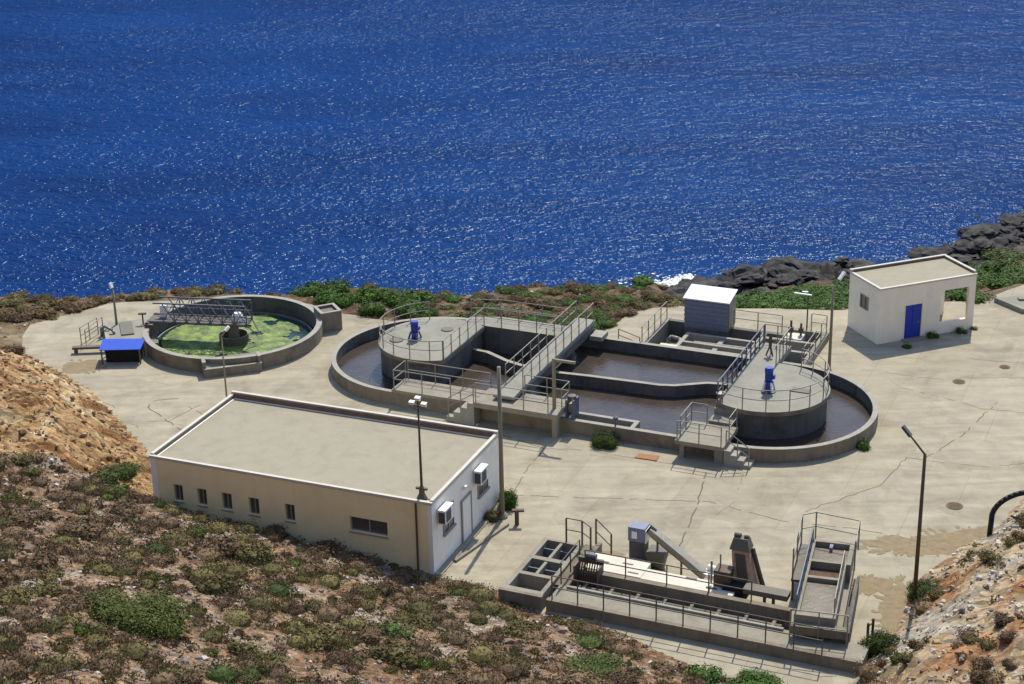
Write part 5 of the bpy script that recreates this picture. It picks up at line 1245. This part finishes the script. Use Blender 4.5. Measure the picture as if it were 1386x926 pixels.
for x, y in scatter(26, lambda: (U(-42, -29), U(97, 110)), mind=1.2):
    if poly_dist(np.array([x]), np.array([y]))[0] < 0.5: continue
    kd = random.choice(['olive', 'rusty', 'olive'])
    bush(kd, x, y, U(0.5, 1.0), 'low %s shrub on the tan ground left of the yard' % ('olive' if kd == 'olive' else 'rusty'), '%s shrubs on the tan ground' % ('olive' if kd == 'olive' else 'rusty'), hs=0.6, name='coast_shrub', cat='shrub')
for x, y in scatter(14, lambda: (U(9, 15), U(106, 124)), mind=1.2):
    kd = random.choice(['olive', 'rusty', 'bright'])
    bush(kd, x, y, U(0.7, 1.2), 'low %s shrub between the shed and the surf' % {'olive': 'olive', 'rusty': 'rusty', 'bright': 'green'}[kd], '%s shrubs between the shed and the surf' % kd, hs=0.6, name='coast_shrub', cat='shrub')

for x, y in scatter(60, lambda: (U(-4.5, 12.5), U(101.5, 113.5)), mind=0.8):
    if y < edge_y(x) + 0.5: continue
    bush(random.choice(['bright', 'green', 'bright']), x, y, U(0.5, 0.95), 'low green plant on the rise behind the bridge of the long tank', 'green plants on the rise behind the long tank', hs=0.5, name='coast_plant', cat='plant')
# scrub on the near slope
pts = scatter(290, lambda: (U(-34, 12), U(44, 86)), tries=30000, mind=0.85)
pts.sort(key=lambda p: p[1])
LBL = {'brown': ('dry brown cushion shrub on the scrub slope in the foreground', 'brown cushion shrubs on the scrub slope'),
       'olive': ('olive cushion shrub on the scrub slope in the foreground', 'olive cushion shrubs on the scrub slope'),
       'green': ('green cushion shrub on the scrub slope in the foreground', 'green cushion shrubs on the scrub slope')}
P_ = np.array(pts); Zt, ZN, DD = terrain(P_[:, 0], P_[:, 1])
for (x, y), z_, zn, d_ in zip(pts, Zt, ZN, DD):
    if d_ < 0.45 or (zn == 1 and d_ < 11): continue
    if x * 1.0 < -0.32 * y - 6 or y < 46: continue
    nz = mnoise.noise((x * 0.15, y * 0.15, 2.0))
    kd = random.choices(['brown', 'olive', 'green'], [0.62, 0.35 + 0.3 * max(0, nz), 0.03 + 0.2 * max(0, nz)])[0]
    bush(kd, x, y, random.choice([0.4, 0.55, 0.7, 0.95]) * U(.85, 1.2), *LBL[kd], z=float(z_), hs=U(0.55, 0.9), sink=0.06, name='cushion_shrub', cat='shrub')
# shrubs on the right mound
mp = scatter(60, lambda: (U(14.5, 30), U(56, 77)), mind=0.75)
P_ = np.array(mp); Zt, ZN, DD = terrain(P_[:, 0], P_[:, 1])
for (x, y), z_, d_ in zip(mp, Zt, DD):
    if d_ < 0.8: continue
    kd = random.choices(['brown', 'olive', 'rusty'], [0.3, 0.45, 0.25])[0]
    bush(kd, x, y, U(0.3, 0.65), {'brown': 'small brown shrub on the right rocky mound', 'olive': 'small olive shrub on the right rocky mound', 'rusty': 'small rusty shrub on the right rocky mound'}[kd], kd + ' shrubs on the rocky mound', z=float(z_), hs=0.85, name='cushion_shrub', cat='shrub')

# small tufts between the shrubs and loose stones: nobody could count them
def scatter_mass(name, label, n, region, fn, mats):
    mb = MB(); rd = random.Random(len(name) * 7)
    xs = np.array([rd.uniform(region[0], region[1]) for _ in range(n)]); ys = np.array([rd.uniform(region[2], region[3]) for _ in range(n)])
    zs, zn, ds = terrain(xs, ys)
    for x, y, z, zo, d in zip(xs, ys, zs, zn, ds): fn(mb, rd, x, y, z, zo, d)
    o = bpy.data.objects.new(name, mb.mesh(name, mats)); COL.objects.link(o); tags(o, label, None, None, 'stuff')
def tuft(mb, rd, x, y, z, zo, d):
    if d < 0.35 or zo in (3, 5) or x < -0.34 * y - 7: return
    if zo in (1, 2) and rd.random() < 0.8: return
    if mnoise.noise((x * 0.5, y * 0.5, 6.0)) < -0.25: return
    k = 14 if y < 72 else 9; r = rd.uniform(0.1, 0.3); mi = rd.choices([0, 1, 2], [0.6, 0.33, 0.07])[0]
    for _ in range(k):
        a = rd.uniform(0, 2 * pi); q = r * sqrt(rd.random()); p = Vector((x + q * cos(a), y + q * sin(a), z + rd.uniform(0.02, r * 0.75)))
        t1 = Vector((rd.uniform(-1, 1), rd.uniform(-1, 1), rd.uniform(-.4, .9))).normalized(); t2 = t1.orthogonal().normalized()
        s1 = rd.uniform(0.05, 0.1); mb.add([p - t1 * s1, p - t2 * s1 * .5, p + t1 * s1, p + t2 * s1 * .5], [(0, 1, 2, 3)], mi)
def cushion(mb, rd, x, y, z, zo, d):
    if d < 0.5 or zo in (3, 4, 5) or x < -0.34 * y - 7: return
    if zo == 1 and d < 11: return
    if zo == 2 and rd.random() < 0.8: return
    nz = mnoise.noise((x * 0.15, y * 0.15, 2.0))
    mi = rd.choices([0, 1, 2], [0.58, 0.36 + 0.3 * max(0, nz), 0.06 + 0.2 * max(0, nz)])[0]
    r = rd.choice([0.2, 0.3, 0.4, 0.55, 0.75]) * rd.uniform(.85, 1.2); h = r * rd.uniform(0.45, 0.75); k = int(130 + 420 * r)
    mb.lathe([(r * 0.66, z - 0.1), (r * 0.66, z + h * 0.25), (r * 0.42, z + h * 0.55), (0.03, z + h * 0.68)], x, y, 7, mi)
    for _ in range(k):
        a = rd.uniform(0, 2 * pi); u = rd.uniform(-0.1, 1); q = sqrt(1 - u * u); rr = rd.uniform(0.6, 1.0) if rd.random() < .8 else rd.uniform(1.0, 1.3)
        p = Vector((x + r * rr * q * cos(a), y + r * rr * q * sin(a), z + h * rr * max(0, u)))
        t1 = Vector((rd.uniform(-1, 1), rd.uniform(-1, 1), rd.uniform(-.5, .9))).normalized(); t2 = t1.orthogonal().normalized()
        s1 = rd.uniform(0.03, 0.062); mb.add([p - t1 * s1, p - t2 * s1 * .5, p + t1 * s1, p + t2 * s1 * .5], [(0, 1, 2, 3)], mi)
def scrub(mb, rd, x, y, z, zo, d):
    (cushion if rd.random() < 0.30 else tuft)(mb, rd, x, y, z, zo, d)
scatter_mass('scrub', 'low dry scrub covering the slope between the larger shrubs', 9000, (-36, 30, 44, 88), scrub, [L_BROWN, L_OLIVE, L_GREEN])
def stone(mb, rd, x, y, z, zo, d):
    if d < 0.1 or zo in (5,) or x < -0.34 * y - 7: return
    if zo in (3, 4) and rd.random() < 0.35: return
    s = rd.choice([0.04, 0.05, 0.06, 0.08, 0.11]) * rd.uniform(0.7, 1.3); mi = rd.choices([0, 1, 2], [0.15, 0.45, 0.4])[0]
    if zo == 1: mi = rd.choices([3, 4, 1], [0.42, 0.5, 0.08])[0]; s *= rd.uniform(0.6, 1.7)
    if zo == 2:
        mi = rd.choices([0, 1, 2, 3], [0.35, 0.2, 0.25, 0.2])[0]; s *= rd.uniform(0.6, 1.5)
    if zo != 1 and rd.random() < 0.006: s *= 2.2; mi = 1
    c = Vector((x, y, z + s * 0.15)); R = Matrix.Rotation(rd.uniform(0, 6.3), 3, 'Z') @ Matrix.Rotation(rd.uniform(-.5, .5), 3, 'X')
    vs = []
    for d_ in ((1, 0, 0), (.2, 1, 0), (-1, .2, 0), (-.1, -1, 0)):
        vs.append(c + R @ (Vector(d_) * s * rd.uniform(.8, 1.5) + Vector((0, 0, -s * .35))))
    for d_ in ((.6, .5, .6), (-.5, .6, .6), (-.6, -.5, .6), (.5, -.6, .6)):
        vs.append(c + R @ (Vector(d_) * s * rd.uniform(.7, 1.3)))
    mb.add(vs, [(0, 1, 4), (1, 5, 4), (1, 2, 5), (2, 6, 5), (2, 3, 6), (3, 7, 6), (3, 0, 7), (0, 4, 7), (4, 5, 6, 7)], mi)
ST_WHITE = mat('white_stone', (0.50, 0.44, 0.37), 0.95, var=0.2, scale=3)
ST_PINK = mat('pinkish_stone', (0.34, 0.23, 0.17), 0.95, var=0.25, scale=3)
ST_GREY = mat('grey_stone', (0.25, 0.225, 0.205), 0.95, var=0.25, scale=3)
ST_GOLD = mat('golden_stone', (0.52, 0.36, 0.19), 0.95, var=0.3, scale=3)
ST_RED = mat('red_brown_stone', (0.31, 0.17, 0.085), 0.95, var=0.3, scale=3)
scatter_mass('stones', 'loose pale stones strewn over the slopes', 26000, (-42, 30, 44, 111), stone, [ST_WHITE, ST_PINK, ST_GREY, ST_GOLD, ST_RED])

# dark rocks along the shore
def rock_mesh(seed):
    bm = bmesh.new(); bmesh.ops.create_icosphere(bm, subdivisions=3, radius=1.0)
    for v in bm.verts:
        n_ = mnoise.fractal(v.co * 1.1 + Vector((seed * 5.1, 0, 0)), 0.9, 2.0, 4); c_ = mnoise.cell(v.co * 1.9 + Vector((seed, 3, 1)))
        v.co *= 1 + 0.42 * n_ + 0.16 * c_
        v.co.z *= 0.7
    me = bpy.data.meshes.new('rock'); bm.to_mesh(me); bm.free(); me.materials.append(M['blackrock']); return me
ROCKS = [rock_mesh(k) for k in range(5)]
k = 0
for x, y in scatter(235, lambda: (lambda x: (x, coast_y(x) + U(-6.0, 0.8)))(U(11.2, 52)), mind=0.62):
    o = bpy.data.objects.new('shore_rock', random.choice(ROCKS)); COL.objects.link(o)
    s = random.choice([0.35, 0.5, 0.65, 0.9, 1.3]) * U(0.8, 1.2); o.location = (x, y, max(float(tz(x, y)), SEA_Z) + s * 0.1); o.scale = (s * U(.9, 1.6), s * U(.8, 1.3), s * U(.45, .75)); o.rotation_euler = (U(-.3, .3), U(-.3, .3), U(0, 6.28))
    tags(o, 'dark jagged rock on the shore between the surf and the green plants', 'rock', 'dark shore rocks')

# surf round the rocks below the shed
def foam():
    mb = MB(); rd = random.Random(4)
    for k in range(1700):
        t = rd.random(); x = 11.0 + 4.2 * t + rd.gauss(0, 0.3); y = 134.6 + 3.4 * t + rd.gauss(0, 1) * (1.1 - 0.8 * t) + 0.6 * rd.random()
        if rd.random() < 0.12: x -= abs(rd.gauss(0, 3)); y += rd.gauss(0, 2) - 2
        r_ = rd.uniform(0.03, 0.12); n = 7
        mb.add([(x + r_ * rd.uniform(.5, 1.3) * 1.5 * cos(2 * pi * i / n), y + r_ * rd.uniform(.5, 1.3) * sin(2 * pi * i / n), SEA_Z + 0.03 + 0.0002 * k) for i in range(n)], [tuple(range(n))])
    o = bpy.data.objects.new('surf', mb.mesh('surf', [mat('white_foam', (0.8, 0.82, 0.84), 0.8, var=0.1, scale=2)])); COL.objects.link(o); tags(o, 'white surf breaking on the dark rocks', None, None, 'stuff')
foam()
